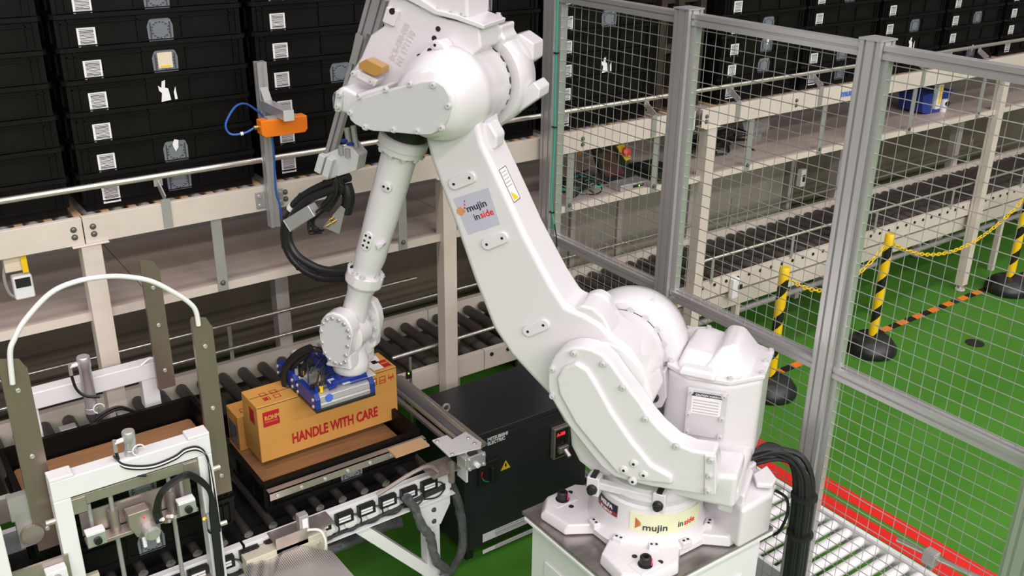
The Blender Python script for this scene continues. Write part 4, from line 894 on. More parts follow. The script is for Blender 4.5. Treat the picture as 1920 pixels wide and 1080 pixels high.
MB().box((cx2-.0006,cy2+.02,zc-.16),(cx2,cy2+.11,zc-.05)).build('clear_label','pocket',CB)
bl = (0.295,3.559,1.06); LX = bl[0]-.028; 
for k in range(3): tote(LX,TY,TZ+.12*k,('lowest black tote of the magazine stack, seen through the white lift frame','middle black tote of the magazine stack behind the white lift frame','open black tote holding a wide brown board, top of magazine stack')[k],'totes stacked in the lift magazine','pocket',False)
board(LX+.032,TY+.032,TZ+.24+.055,'wide brown fibreboard sheet lying in the top magazine tote')
for k in range(2): tote(LX-.80,TY+.03,TZ+.12*k,('black tote at the left edge, lower of two','black tote at the left edge, upper of two')[k],None,'none',False)
board(LX-.768,TY+.062,TZ+.12+.07,'brown fibreboard sheet in tote cut off by the left edge')

# ---------------- transfer conveyor ----------------
t = thing('transfer_conveyor', (1.0,3.1,0), 'white framed transfer conveyor with motor driven rollers under the open totes', 'conveyor'); TC = t
y = 3.065
for a, b in ((-.6,.96),(.97,1.90)):
    m = MB(); m.prism([(a,p,q) for p,q in [(y,.60),(y+.03,.60),(y+.03,.605),(y+.004,.605),(y+.004,.70),(y+.03,.70),(y+.03,.705),(y,.705)]],(b-a,0,0)); m.build('side_rail','white',t,bevel=.0015)
    MB().box((a,y-.03,.585),(b,y,.59)).build('cable_tray','white',t)
MB().box((-.6,3.66,.60),(1.90,3.69,.70)).build('rear_rail','white',t)
_b = MB(); _b.lathe((0,0,0),(0,1,0),[(0,.008),(.004,.018),(.56,.018),(.565,.008)],14); CR_ = mesh_of('roller',_b,'rollc')
for k in range(24): inst('roller',CR_,t,(-.5+.1*k,3.095,.717))
MB().box((-.6,3.10,.60),(1.88,3.655,.606)).build('shade_sheet','walld',t)  # black sheet put in as the shade between and below the rollers
_b = MB(); _b.box((-.038,-.022,-.024),(.038,0,.024)); _b.box((-.03,-.026,.016),(.03,-.005,.028)); CARD_ = mesh_of('motor_card',_b,'blk')
_b = MB(); _b.box((-.028,-.0235,-.012),(.024,-.022,-.003)); _b.box((-.028,-.0235,.001),(.024,-.022,.010)); CL_ = mesh_of('card_label',_b,'paper')
_b = MB(); _b.lathe((0,0,0),(0,-1,0),[(0,.03),(.012,.028),(.014,.018)],18); MH_ = mesh_of('motor_hub',_b,'white')
for k in range(24):
    x = -.42+.1*k
    if x > 1.88: continue
    o = inst('motor_card',CARD_,t,(x,y-.001,.668)); inst('card_label',CL_,o,(x,y-.001,.668)); inst('motor_hub',MH_,t,(x+.03,y,.632))
    MB().tube(catmull([(x+.035,y-.012,.67),(x+.06,y-.025,.66),(x+.07,y-.02,.62),(x+.03,y-.025,.60),(x-.03,y-.02,.61)],4),.0035,6).build('motor_lead','blk',t)
for k in range(3): MB().tube(catmull([(-.6,y-.012-.008*k,.603+.006*k),(.3,y-.02,.600),(.9,y-.012-.006*k,.606),(1.4,y-.018,.603),(1.86,y-.012,.62+.01*k)],8),.006,6).build('cable_run','blk',t)
for (x, s) in (((1.802,3.06,0.515)[0],1),(-.2,1)):
    MB().prism([(x-.085,3.055,.615),(x-.085,3.055,.55),(x-.035,3.055,.44),(x+.035,3.055,.44),(x+.085,3.055,.53),(x+.085,3.055,.66),(x+.05,3.055,.70)],(0,.006,0)).build('gusset_plate','white',t,bevel=.002)
    MB().box((x-.033,3.061,0),(x+.033,3.12,.60)).build('leg','white',t,bevel=.003)
    MB().box((x-.033,3.62,0),(x+.033,3.68,.60)).build('leg','white',t,bevel=.003)
    MB().beam((x-.02,3.09,.19),(x-.36,3.09,.585),.05,.05,(0,1,0)).build('diagonal_brace','white',t,bevel=.003)
    for z in (.53,.47): inst('bolt',HBOLT,t,(x,3.055,z),(0,-1,0))
# stainless side guide with bolts
g0 = V((1.095,3.1,0.887)); g1 = V((1.794,3.1,0.854))
GD = thing('side_guide', (g0.x,3.10,.70), 'long bright stainless guide bar bolted in front of the open right tote', 'guide')
zg = (g0.z+g1.z)/2
MB().box((g0.x,3.088,zg-.03),(g1.x,3.092,zg+.004)).build('guide_face','steel',GD); MB().box((g0.x,3.088,zg+.0),(g1.x,3.122,zg+.004)).build('guide_top','steel',GD)
for k in range(7):
    inst('bolt',BOLT,GD,(g0.x+.03+.1*k,3.088,zg-.015),(0,-1,0))
MB().box((g0.x+.52,3.03,zg+.004),(g0.x+.68,3.10,zg+.012)).build('cardboard_pad','tan',GD)
MB().box((g0.x-.03,3.0,.70),(g0.x+.10,3.085,.706)).build('bracket_foot','steel',GD); MB().box((g0.x-.03,2.99,.66),(g0.x+.10,2.995,.735)).build('bracket_web','steel',GD)
MB().box((g0.x+.12,3.0,.70),(g0.x+.22,3.085,.706)).build('bracket_foot','steel',GD)
MB().tube(catmull([(g0.x+.42,3.02,.74),(g0.x+.58,3.0,.80),(g0.x+.66,3.0,.80),(g0.x+.70,3.0,.76)],6),.009,8).build('edge_tube','steel',GD)
MB().box((g0.x+.66,2.97,.75),(g0.x+.80,3.085,.755)).build('bracket_plate','steel',GD); MB().box((g0.x+.74,2.965,.70),(g0.x+.76,2.985,.80)).build('bracket_post','steel',GD)
sx_ = (1.187,3.02,0.856)
S_ = thing('proximity_sensor', (sx_[0],3.01,.706), 'small grey box sensor with white label and cable on the conveyor bracket', 'sensor')
MB().box((sx_[0]-.02,2.995,.706),(sx_[0]+.02,3.03,.79)).build('housing','galv',S_,bevel=.003); MB().box((sx_[0]-.008,2.993,.73),(sx_[0]+.014,2.995,.775)).build('label','paper',S_)
MB().tube(catmull([(sx_[0],3.0,.72),(sx_[0]+.05,2.96,.72),(sx_[0]+.06,2.95,.64),(sx_[0]+.01,2.96,.60),(sx_[0]-.2,2.97,.56)],6),.005,6).build('cable','paper',S_)

# linear bar on the right of the totes
LB = thing('pusher_rail', (1.98,3.3,.70), 'polished double rod linear rail with end plate beside the dark cabinet', 'rail')
for dx, r, mm in ((-.045,.010,'chrome'),(-.018,.016,'alud'),(.012,.016,'chrome'),(.035,.009,'steel')):
    MB().cyl((1.98+dx,2.97,.83),(1.98+dx,3.70,.83),r,seg=16).build('rod',mm,LB)
MB().box((1.905,2.99,.80),(1.925,3.70,.815)).build('rail_strip','steel',LB)
P = [(1.817,3.081,0.856),(1.891,3.081,0.856),(1.892,3.039,0.856),(1.971,3.058,0.856),(1.981,2.948,0.856),(1.956,2.915,0.856),(1.811,2.936,0.856)]
MB().prism(P,(0,0,.008)).build('end_plate','robot2',LB,bevel=.002)
for p in [(1.827,3.054,0.866),(1.827,2.936,0.866),(1.949,3.002,0.866),(1.948,2.952,0.866)]: inst('bolt',BOLT,LB,(p[0],p[1],.864))
MB().box((1.89,2.93,.705),(1.90,3.0,.856)).build('plate_post','robot2',LB)
c_ = V((1.914,2.9,0.827)); MB().box((c_.x-.045,2.885,c_.z-.035),(c_.x+.045,2.895,c_.z+.03)).build('clamp_plate','alu',LB,bevel=.003)
MB().box((c_.x-.05,2.895,c_.z-.02),(c_.x+.05,2.96,c_.z+.02)).build('clamp_body','alu',LB,bevel=.005)
MB().cyl((c_.x-.02,2.93,c_.z+.0),(c_.x+.02,2.93,c_.z+.0),.034,seg=18).build('pulley','blk',LB)
MB().lathe((c_.x-.0,2.885,c_.z-.015),(0,-1,0),[(0,.012),(.012,.012),(.014,.007)],12).build('knob','white',LB)
for dx, dz in ((-.035,.02),(.035,.02),(.035,-.025),(-.035,-.025)): inst('bolt',BOLT,LB,(c_.x+dx,2.885,c_.z+dz),(0,-1,0))
for x in (1.94,2.0): MB().box((x-.01,3.66,.70),(x+.01,3.70,.84)).build('rail_support','steel',LB)

# grey wrapped hoses by the conveyor leg
for i,(P,lb) in enumerate((([(1.651,3.02,0.676),(1.69,3.02,0.599),(1.718,3.02,0.504),(1.759,3.02,0.431),(1.773,3.02,0.354),(1.794,3.02,0.272),(1.842,3.02,0.212),(1.819,3.02,0.181)],'grey taped cable bundle hanging down in front of the white conveyor leg'),([(1.946,3.14,0.545),(1.979,3.14,0.452),(2,3.14,0.325),(2.005,3.14,0.203),(1.975,3.14,0.125),(1.927,3.14,0.07)],'grey taped cable bundle hanging between conveyor leg and dark cabinet'),([(1.368,3.3,0.34),(1.47,3.3,0.332),(1.575,3.3,0.335),(1.684,3.3,0.346),(1.766,3.3,0.332)],'crumpled grey taped cable bundle lying under the transfer conveyor'))):
    pts = catmull(P,4); m = MB(); m.tube(pts,.02 if i<2 else .026,10)
    for v in m.bm.verts: v.co += V((random.uniform(-.004,.004),random.uniform(-.004,.004),random.uniform(-.003,.003)))
    tag(m.build('cable_bundle','wrap',sharp=25), lb, 'cables')
# ---------------- control cabinet ----------------
cy0 = 3.215; cz = .707; cbk = (2.114,3.652,0.707)[1]
K = thing('control_cabinet', (2.45,3.45,0), 'charcoal robot controller cabinet standing on the green floor behind the pedestal', 'cabinet')
MB().box((2.065,cy0,.075),(2.80,cbk,.69)).build('cabinet_body','dark',K,bevel=.003)
MB().box((2.06,cy0-.004,.69),(2.805,cbk+.004,.707)).build('cabinet_lid','darktop',K,bevel=.004)
MB().box((2.09,cy0-.003,.09),(2.79,cy0,.672)).build('cabinet_door','dark',K,bevel=.002)
for x in (2.09,2.72):
    for yy in (cy0+.03,cbk-.08): MB().box((x,yy,0),(x+.04,yy+.04,.075)).build('foot','blk',K)
lp = (2.19,3.211,0.656)
text('MITSUBISHI',(lp[0],3.2105,lp[2]),(1,0,0),(0,0,1),.024,'paper',K,'logo_lettering',off=.0008,sx=.95); text('ELECTRIC',(lp[0],3.2105,lp[2]-.022),(1,0,0),(0,0,1),.024,'paper',K,'logo_lettering',off=.0008,sx=.95)
for k,(dx,dz) in enumerate(((0,.016),(-.012,-.004),(.012,-.004))):
    x_, z_ = lp[0]-.03+dx, lp[2]+dz-.008; MB().prism([(x_-.01,3.2105,z_),(x_,3.2105,z_-.009),(x_+.01,3.2105,z_),(x_,3.2105,z_+.009)],(0,-.0008,0)).build('emblem','paper',K)
sp = (2.192,3.2,0.495); MB().box((sp[0]-.058,3.195,sp[2]-.065),(sp[0]+.058,3.212,sp[2]+.06)).build('switch_plate','blk',K,bevel=.003)
MB().cyl((sp[0],3.195,sp[2]),(sp[0],3.185,sp[2]),.04,seg=24).build('rotary_switch','blk',K); MB().box((sp[0]-.008,3.165,sp[2]-.04),(sp[0]+.008,3.19,sp[2]+.04)).build('switch_handle','rubber',K,bevel=.003)
for mm,a0,a1 in (('green',3.6,4.7),('red',2.7,3.5)):
    P = [(sp[0]+.045*cos(a0+(a1-a0)*i/8),3.193,sp[2]+.045*sin(a0+(a1-a0)*i/8)) for i in range(9)]; MB().tube(P,.003,6).build('switch_arc',mm,K)
wp = (2.294,3.211,0.489); MB().prism([(wp[0]-.028,3.2105,wp[2]-.022),(wp[0]+.028,3.2105,wp[2]-.022),(wp[0],3.2105,wp[2]+.028)],(0,-.001,0)).build('warning_triangle','yellow',K)
MB().prism([(wp[0]-.003,3.209,wp[2]+.012),(wp[0]+.004,3.209,wp[2]+.012),(wp[0]+.002,3.209,wp[2]+.002),(wp[0]+.007,3.209,wp[2]+.002),(wp[0]-.002,3.209,wp[2]-.014),(wp[0]-.0,3.209,wp[2]-.003),(wp[0]-.006,3.209,wp[2]-.003)],(0,-.001,0)).build('lightning_mark','blk',K)
pp = (2.564,3.2,0.589); px0 = pp[0]
MB().box((px0,3.185,pp[2]-.16),(px0+.095,3.212,pp[2]+.012)).build('panel_frame','steel',K,bevel=.003)
MB().box((px0+.01,3.183,pp[2]-.15),(px0+.088,3.186,pp[2]+.002)).build('operator_panel','blk',K)
text('A-180',(px0+.016,3.1825,pp[2]-.03),(1,0,0),(0,0,1),.023,'led',K,'display_digits',off=.0009,sx=.85)
for k in range(6): MB().cyl((px0+.02+.025*(k%3),3.184,pp[2]-.05-.022*(k//3)),(px0+.02+.025*(k%3),3.178,pp[2]-.05-.022*(k//3)),.007,seg=12).build('panel_button','rubber' if k != 4 else 'slate',K)
MB().box((px0+.02,3.165,pp[2]-.125),(px0+.08,3.184,pp[2]-.09)).build('key_switch','steel',K,bevel=.004)
MB().cyl((px0+.055,3.165,pp[2]-.11),(px0+.055,3.13,pp[2]-.13),.012,seg=14).build('connector','chrome',K)
lb = (2.164,3.212,0.124); lt_ = (2.164,3.212,0.039)
for z0,z1 in ((lb[2]-.028,lb[2]+.018),(lt_[2]-.012,lt_[2]+.010)):
    MB().box((lb[0],3.2105,z0),(2.77,3.2120,z1)).build('rating_label','small',K)
eb = V((2.115,3.45,0.735)); MB().lathe((eb.x,eb.y,.707),(0,0,1),[(0,.016),(.006,.016),(.01,.008),(.02,.008)],14).build('eye_bolt','galv',K)
P = [(eb.x+.018*cos(2*pi*i/20),eb.y,.745+.018*sin(2*pi*i/20)) for i in range(21)]; MB().tube(P,.006,8).build('eye_ring','galv',K)
q_ = (2.115,3.423,0.708); MB().box((q_[0]-.02,q_[1]-.012,.707),(q_[0]+.02,q_[1]+.012,.7085)).build('lid_label','paper',K)
# small sensor post with green led near the lower conveyor
sp = (2.127,3.78,0.658)
t = thing('photo_sensor', (sp[0],3.80,0), 'black photo sensor with green light on a thin post by lifted carton', 'sensor')
MB().cyl((sp[0],3.80,.0),(sp[0],3.80,(2.148,3.8,0.859)[2]),.007,seg=8).build('post','steel',t)
zz = (2.127,3.8,0.77)[2]; MB().box((sp[0]-.03,3.785,zz-.02),(sp[0]+.0,3.80,zz+.02)).build('sensor_head','blk',t,bevel=.003); MB().cyl((sp[0]-.02,3.785,zz+.012),(sp[0]-.02,3.783,zz+.012),.004,seg=8).build('led','ledg',t)

t = thing('magazine_shade_block', (.45,3.34,0), 'added matt black shade block under the tote magazine, low behind white frame', 'plinth')  # black block added under the magazine to darken the floor there
MB().box((-.55,3.20,.02),(.96,3.60,.56)).build('shade_block_body','walld',t,bevel=.004)
MB().box((-.50,3.19,.10),(.20,3.20,.50)).build('shade_block_face','rubber',t); MB().box((.24,3.19,.10),(.92,3.20,.50)).build('shade_block_face','rubber',t)

# ---------------- tote magazine: uprights, hoop, lift frames ----------------
def upright(top, bot, y, w, label, back=False):
    xt, zt = top; xb, zb = bot; x = (xt+xb)/2
    t = thing('corner_guide', (x,y,zb), label, 'guide')
    s = 1
    m = MB(); m.prism([(x-w/2,y,zb),(x+w/2,y,zb),(x+w/2,y,zt-.05),(x+w/2-.015,y,zt-.015),(x-w/2+.0,y,zt)],(0,.003,0)); m.build('guide_face','upst',t)
    m = MB(); m.prism([(x+w/2,y,zb),(x+w/2,y+.035,zb+.0),(x+w/2,y+.035,zt-.06),(x+w/2,y,zt-.05)],(.003,0,0)); m.build('guide_flange','upst',t)
    m = MB(); m.prism([(x-w/2-.003,y,zb),(x-w/2-.003,y+.02,zb+.0),(x-w/2-.003,y+.02,zt-.02),(x-w/2-.003,y,zt)],(.003,0,0)); m.build('guide_flange','upst',t)
    for z in (zb+.08,(zb+zt)/2,zt-.12): inst('bolt',BOLT,t,(x,y,z),(0,-1,0))
    return t
a, b = (0.324,3.09,1.69), (0.33,3.09,0.965); U1 = upright((a[0],a[2]),(a[0]-.0,b[2]),3.09,.072,'tall stainless corner guide at far left carrying one end of the hoop')
c_, d_ = (0.92,3.09,1.677), (0.923,3.09,0.945); U2 = upright((c_[0],c_[2]),(c_[0],d_[2]),3.09,.062,'tall stainless corner guide right of the white lift frame, under hoop end')
e_, f_ = (0.903,3.6,1.72), (0.92,3.6,1.163); U3 = upright((e_[0],e_[2]),(e_[0],f_[2]),3.60,.062,'tall stainless corner guide standing behind the magazine stack')
P = catmull([(0.312,3.08,1.601),(0.323,3.08,1.706),(0.343,3.08,1.749),(0.382,3.08,1.802),(0.465,3.08,1.871),(0.544,3.08,1.892),(0.628,3.08,1.889),(0.694,3.08,1.874),(0.769,3.08,1.841),(0.834,3.08,1.787),(0.88,3.08,1.739),(0.901,3.08,1.7),(0.904,3.08,1.645)],5)
tag(MB().tube(P,.0085,10).build('arched_tube','white'), 'white arched tube hoop joining the two front corner guides', 'hoop')

GY = 3.0
t = thing('lift_frame', (.60,GY,.0), 'white painted lift frame with steel clamps and cables in front of magazine', 'frame'); LF = t
A, B_ = (0.346,3,1.262), (0.871,3,1.263); gx0, gx1, gz = A[0], B_[0], (A[2]+B_[2])/2
MB().box((gx0,GY,gz-.075),(gx1,GY+.06,gz)).build('top_beam','white',t,bevel=.004)
MB().box((gx0,GY,.0),(gx0+.055,GY+.06,gz-.075)).build('side_post','white',t,bevel=.004); MB().box((gx1-.05,GY,.0),(gx1,GY+.06,gz-.075)).build('side_post','white',t,bevel=.004)
for x in (gx0,gx1-.075): MB().box((x,GY-.001,gz),(x+.075,GY+.06,gz+.012)).build('corner_pad','white',t,bevel=.003)
MB().box((gx0+.055,GY+.012,gz-.125),(gx1-.05,GY+.05,gz-.085)).build('cross_bar','steel',t,bevel=.002)
MB().box((gx0+.05,GY+.008,gz-.15),(gx0+.10,GY+.05,gz-.09)).build('bar_clamp','steel',t,bevel=.003); MB().box((gx1-.10,GY+.008,gz-.15),(gx1-.05,GY+.05,gz-.09)).build('bar_clamp','steel',t,bevel=.003)
xm = (gx0+gx1)/2
rods = (xm-.085,xm+.11)
for x in rods:
    MB().cyl((x,GY+.03,gz-.62),(x,GY+.03,gz-.12),.008,seg=10).build('guide_rod','galv',t)
    MB().cyl((x,GY+.03,gz-.27),(x,GY+.03,gz-.19),.017,seg=14).build('bushing','steel',t)
MB().box((gx0+.075,GY-.01,gz-.285),(gx1-.075,GY+.045,gz-.27)).build('carriage_plate','steel',t,bevel=.002)
MB().box((gx0+.075,GY+.05,gz-.27),(gx1-.075,GY+.056,gz-.18)).build('carriage_back','steel',t)
for x in (gx0+.105,gx1-.115):
    MB().box((x-.03,GY-.03,gz-.27),(x+.03,GY+.0,gz-.215)).build('clamp_block','alu',t,bevel=.003); MB().box((x-.032,GY-.034,gz-.222),(x+.028,GY+.0,gz-.210)).build('clamp_cap','white',t,bevel=.002)
    MB().cyl((x,GY-.03,gz-.245),(x,GY-.045,gz-.245),.013,seg=14).build('rubber_foot','rubber',t)
    MB().cyl((x,GY+.02,gz-.27),(x,GY+.02,gz-.13),.007,seg=8).build('threaded_stud','galv',t)
MB().prism([(xm-.03,GY-.02,gz-.30),(xm+.05,GY-.02,gz-.30),(xm+.05,GY-.02,gz-.25),(xm+.02,GY-.02,gz-.20),(xm-.05,GY-.02,gz-.20),(xm-.05,GY-.02,gz-.25)],(0,.05,0)).build('bracket','steel',t,bevel=.003)
MB().cyl((xm+.012,GY-.02,gz-.275),(xm+.012,GY-.06,gz-.275),.027,seg=18).build('regulator','alu',t); MB().cyl((xm+.012,GY-.06,gz-.275),(xm+.012,GY-.07,gz-.275),.018,seg=18).build('regulator_knob','galv',t)
for dx in (-.014,.03): MB().cyl((xm+dx,GY-.04,gz-.33),(xm+dx,GY-.04,gz-.295),.007,seg=8).build('push_fitting','paper',t)
for k in range(5): MB().cyl((xm+.045+.01*k,GY-.03,gz-.25-.008*(k%3)),(xm+.055+.01*k,GY-.05,gz-.24-.008*(k%3)),.007,seg=8).build('push_fitting',('paper','brass','galv','paper','galv')[k],t)
MB().cyl((xm,GY-.022,gz-.228),(xm,GY-.026,gz-.228),.0035,seg=8).build('led','led',t)
MB().cyl((gx1-.056,GY+.0,gz-.33),(gx1-.060,GY-.006,gz-.33),.0045,seg=8).build('led','ledo',t); MB().box((gx1-.052,GY-.02,gz-.37),(gx1-.02,GY,gz-.31)).build('sensor_bracket','galv',t,bevel=.002)
MB().box((xm-.10,GY-.0,gz-.62),(gx1-.05,GY+.055,gz-.605)).build('lower_plate','steel',t,bevel=.002); MB().box((xm-.10,GY-.004,gz-.645),(gx1-.05,GY,gz-.61)).build('lower_lip','steel',t)
MB().box((gx0+.06,GY+.03,gz-.56),(gx0+.10,GY+.05,gz-.42)).build('side_bracket','beige',t,bevel=.002)
for x in rods:
    for dx in (-.03,.03): inst('bolt',BOLT,t,(x+dx,GY+.02,gz-.605))
for sgn, x in ((-1,gx0),(1,gx1)):
    for z in (.16,.40): MB().cyl((x,GY+.03,gz-z),(x+sgn*.03,GY+.03,gz-z),.010,seg=10).build('spacer_bolt','chrome',t)
# cables on the frame
for k in range(4):
    o = .006*k; MB().tube(catmull([(xm+.04+o,GY-.03,gz-.26),(xm+.03+o,GY-.05,gz-.20),(xm+.06,GY-.06-o,gz-.12),(xm+.13,GY-.06-o,gz-.085),(gx1-.09,GY-.05,gz-.10-o),(gx1-.035,GY-.03,gz-.19-o),(gx1-.02-o,GY-.02,gz-.32),(gx1-.022-o,GY-.02,gz-.50),(gx1-.03-o,GY-.02,gz-.62),(gx1-.1,GY-.03,gz-.69-o)],6),.0065,6).build('cable','blk',t)
for k in range(3):
    o = .006*k; MB().tube(catmull([(xm-.055,GY+.02,gz+.02),(xm-.03,GY-.004,gz-.012-o),(xm+.05,GY-.012,gz-.04-o),(xm+.13,GY-.012,gz-.035-o),(gx1-.09,GY-.01,gz-.02-o),(gx1-.045,GY-.012,gz-.03-o),(gx1-.02,GY-.012,gz-.09),(gx1-.012-o,GY-.012,gz-.25),(gx1-.01-o,GY-.012,gz-.4)],6),.004,6).build('cable','paper' if k==1 else 'blk',t)
P = [(gx1-.03+.022*cos(a_*.4),GY-.014,gz-.375+.022*sin(a_*.4)) for a_ in range(17)]; MB().tube(P,.0035,6).build('cable','blk',t)

# air cylinders
def cylinder(x, y, z0, z1, r, label):
    t = thing('air_cylinder', (x,y,z0), label, 'air cylinder')
    MB().lathe((x,y,0),(0,0,1),[(z0,r*1.05),(z0+.02,r*1.05),(z0+.022,r*.93),(z1-.045,r*.93),(z1-.043,r*1.02),(z1-.004,r*1.02),(z1,r*.9)],24).build('cylinder_barrel','alu',t,sharp=50)
    MB().cyl((x-r,y-.005,z1-.025),(x-r-.03,y-.01,z1-.025),.008,seg=10).build('elbow_fitting','paper',t); MB().cyl((x-r-.028,y-.01,z1-.06),(x-r-.028,y-.01,z1-.015),.007,seg=10).build('elbow_fitting','galv',t)
    MB().tube(catmull([(x-r-.028,y-.01,z1-.06),(x-r-.02,y-.01,z1-.12),(x-r+.005,y-.02,z1-.155),(x+.03,y-.03,z1-.17)],5),.006,6).build('air_hose','blk',t)
    P = [(x+.02+.02*cos(i*.4),y-r-.002,z0+.02+.02*sin(i*.4)) for i in range(12)]; MB().tube(P,.0025,6).build('cable_loop','paper',t)
cc1 = (0.613,3.05,1.353); cylinder(cc1[0],3.03,gz,cc1[2],.021,'silver air cylinder standing upright on top of the front lift frame')
cc2 = (0.617,3.62,1.379); cylinder(cc2[0],3.62,cc2[2]-.24,cc2[2],.024,'taller silver air cylinder on the rear lift frame behind magazine stack')

# rear lift frame
ra, rb_ = (0.392,3.66,1.271), (0.884,3.66,1.268)
t = thing('lift_frame', ((ra[0]+rb_[0])/2,3.66,0), 'white rear lift frame behind the magazine stack of totes', 'frame')
rz = (ra[2]+rb_[2])/2
MB().box((ra[0],3.64,rz-.07),(rb_[0],3.70,rz-.0)).build('top_beam','white',t,bevel=.004)
MB().box((rb_[0]-.065,3.645,rz-.20),(rb_[0],3.70,rz-.07)).build('side_post','white',t,bevel=.004)
for x in (ra[0],rb_[0]-.045): MB().box((x,3.65,0),(x+.045,3.695,rz-.07)).build('side_post','white',t,bevel=.004)
for x in (rb_[0]-.15,ra[0]+.13): MB().box((x-.03,3.61,rz-.22),(x+.03,3.65,rz-.17)).build('clamp_block','galv',t,bevel=.003)
MB().box((ra[0]+.06,3.61,rz-.235),(rb_[0]-.06,3.65,rz-.222)).build('carriage_plate','tan',t)
for k in range(2): MB().tube(catmull([(xm-.02,3.62,rz-.22),(xm+.02,3.60,rz-.16+.01*k),(xm+.10,3.60,rz-.14+.01*k),(xm+.17,3.62,rz-.19)],6),.006,6).build('cable','blk',t)
MB().tube(catmull([(rb_[0]-.06,3.64,rz+.0),(rb_[0]-.02,3.64,rz+.02),(rb_[0]+.0,3.63,rz-.0),(rb_[0]+.005,3.63,rz-.1)],5),.005,6).build('cable','paper',t)

# left bottom bits: machine foot, white device
MB_ = thing('clamp_device', (0.307,3,0.946), 'small white clamp device on steel plate at lower left below frame', 'clamp')
o3 = ORG[MB_.name]
MB().box((o3.x-.13,2.99,o3.z-.06),(o3.x+.05,3.0,o3.z+.04)).build('mount_plate','steel',MB_); MB().box((o3.x-.03,2.95,o3.z-.04),(o3.x+.035,2.99,o3.z+.02)).build('housing','white',MB_,bevel=.004)
MB().cyl((o3.x,2.95,o3.z-.005),(o3.x,2.935,o3.z-.005),.014,seg=14).build('knob','galv',MB_)
t = thing('steel_bracket', (0.257,3.1,1.131), 'dull grey steel bracket beside the far left corner guide', 'bracket'); o3 = ORG[t.name]
MB().box((o3.x-.03,3.1,o3.z-.03),(o3.x+.03,3.13,o3.z+.06)).build('web','galv',t); MB().cyl((o3.x+.02,3.08,o3.z-.09),(o3.x+.02,3.14,o3.z-.09),.035,seg=18).build('wheel','steel',t)
MB().box((o3.x-.02,3.1,o3.z-.14),(o3.x+.06,3.14,o3.z-.03)).build('arm','galv',t)
wp_ = (0.171,2.95,1.095); m = MB(); m.box((wp_[0]-.10,2.93,0),(wp_[0]+.012,2.99,(0.189,2.95,1.199)[2])); tag(m.build('white_post','white',bevel=.004),'white machine post cut off by the lower left corner','post')

# perforated cover and beige box at the lower centre
P1 = [(1.004,3.094,0.66),(1.049,3.008,0.66),(0.951,2.819,0.66),(0.88,2.869,0.66)]; P2 = [(1.049,3.008,0.66),(1.116,3.021,0.66),(1.245,2.889,0.66),(1.254,2.61,0.66),(0.951,2.819,0.66)]
t = thing('perforated_cover', tuple(V(P2[0])), 'folded perforated steel cover sheet at the lower centre in front of conveyor', 'cover')
P1 = [V(p) for p in P1]; P2 = [V(p) for p in P2]; P1[0].z += .015; P1[3].z += .015; P2[2].z -= .02
MB().prism(P1,(0,0,.002)).build('sheet_panel','perf',t); m = MB(); m.prism([P2[0],P2[1]+V((0,0,.01)),V((P2[2].x,P2[2].y,P2[1].z+.005)),P2[3],P2[4]],(0,0,.002)); m.build('sheet_panel','perf',t)
for x,y in ((P2[1].x,P2[1].y-.05),(P2[3].x-.1,P2[3].y+.02)): MB().cyl((x,y,0),(x,y,.655),.012,seg=8).build('stand','galv',t)
bb_ = [(1.064,3,0.692),(1.275,3,0.683),(1.284,3,0.575)]
t = thing('junction_box', (bb_[1][0]-.12,3.0,0), 'beige metal junction box under the transfer conveyor by perforated cover', 'box')
zt_ = (bb_[0][2]+bb_[1][2])/2
MB().box((bb_[0][0]-.12,2.99,zt_-.30),(bb_[1][0],3.055,zt_)).build('housing','beige',t,bevel=.004)
MB().box((bb_[0][0]-.10,2.985,zt_-.28),(bb_[1][0]-.02,2.99,zt_-.02)).build('lid','beige',t,bevel=.002)
for x in (bb_[0][0]-.08,bb_[1][0]-.04): inst('bolt',BOLT,t,(x,2.985,zt_-.04),(0,-1,0))
MB().box((bb_[1][0]-.25,3.0,0),(bb_[1][0]-.2,3.05,zt_-.3)).build('stand','galv',t)

# ---------------- camera post with orange scanner ----------------
cp = (1.468,3.745,2.382); cb = (1.462,3.745,1.696); cx_ = (cp[0]+cb[0])/2
t = thing('scanner_post', (cx_,3.745,cb[2]), 'aluminium profile post bolted to cream conveyor rail, carrying the orange scanner', 'post'); SP = t
m = MB(); w_=.02; out=[]; pts=[(-w_,-w_),(w_,-w_),(w_,w_),(-w_,w_)]
for k,(n) in enumerate(((0,1),(-1,0),(0,-1),(1,0))):
    a_=V((*pts[k],0)); b_=V((*pts[(k+1)%4],0)); d=(b_-a_); L=d.length; d.normalize(); n=V((*n,0)); out += [a_, a_+d*(L/2-.005), a_+d*(L/2-.005)+n*.007, a_+d*(L/2+.005)+n*.007, a_+d*(L/2+.005)]
m.prism([(cx_+p.x,3.745+p.y,cb[2]) for p in out],(0,0,cp[2]-cb[2])); m.build('profile_post','alu',t)
az_ = (1.454,3.72,2.256)[2]; 
MB().box((cx_-.02,3.50,az_-.06),(cx_+.02,3.725,az_-.02)).build('profile_arm','alu',t,bevel=.002)
MB().box((cx_-.021,3.497,az_-.061),(cx_+.021,3.50,az_-.019)).build('end_cap','robot2',t)
MB().prism([(cx_-.017,3.725,az_-.02),(cx_-.017,3.725,az_+.03),(cx_-.017,3.69,az_-.02)],(.034,0,0)).build('corner_bracket','galv',t,bevel=.002)
MB().prism([(cx_-.017,3.725,az_-.06),(cx_-.017,3.725,az_-.11),(cx_-.017,3.69,az_-.06)],(.034,0,0)).build('corner_bracket','galv',t,bevel=.002)
for s_ in (-1,1):
    MB().box((cx_+s_*.04-.02,3.765,1.775),(cx_+s_*.04+.02,3.774,1.845)).build('mount_bracket','galv',t,bevel=.002)
    for z in (1.79,1.83): inst('bolt',BOLT,t,(cx_+s_*.045,3.765,z),(0,-1,0))
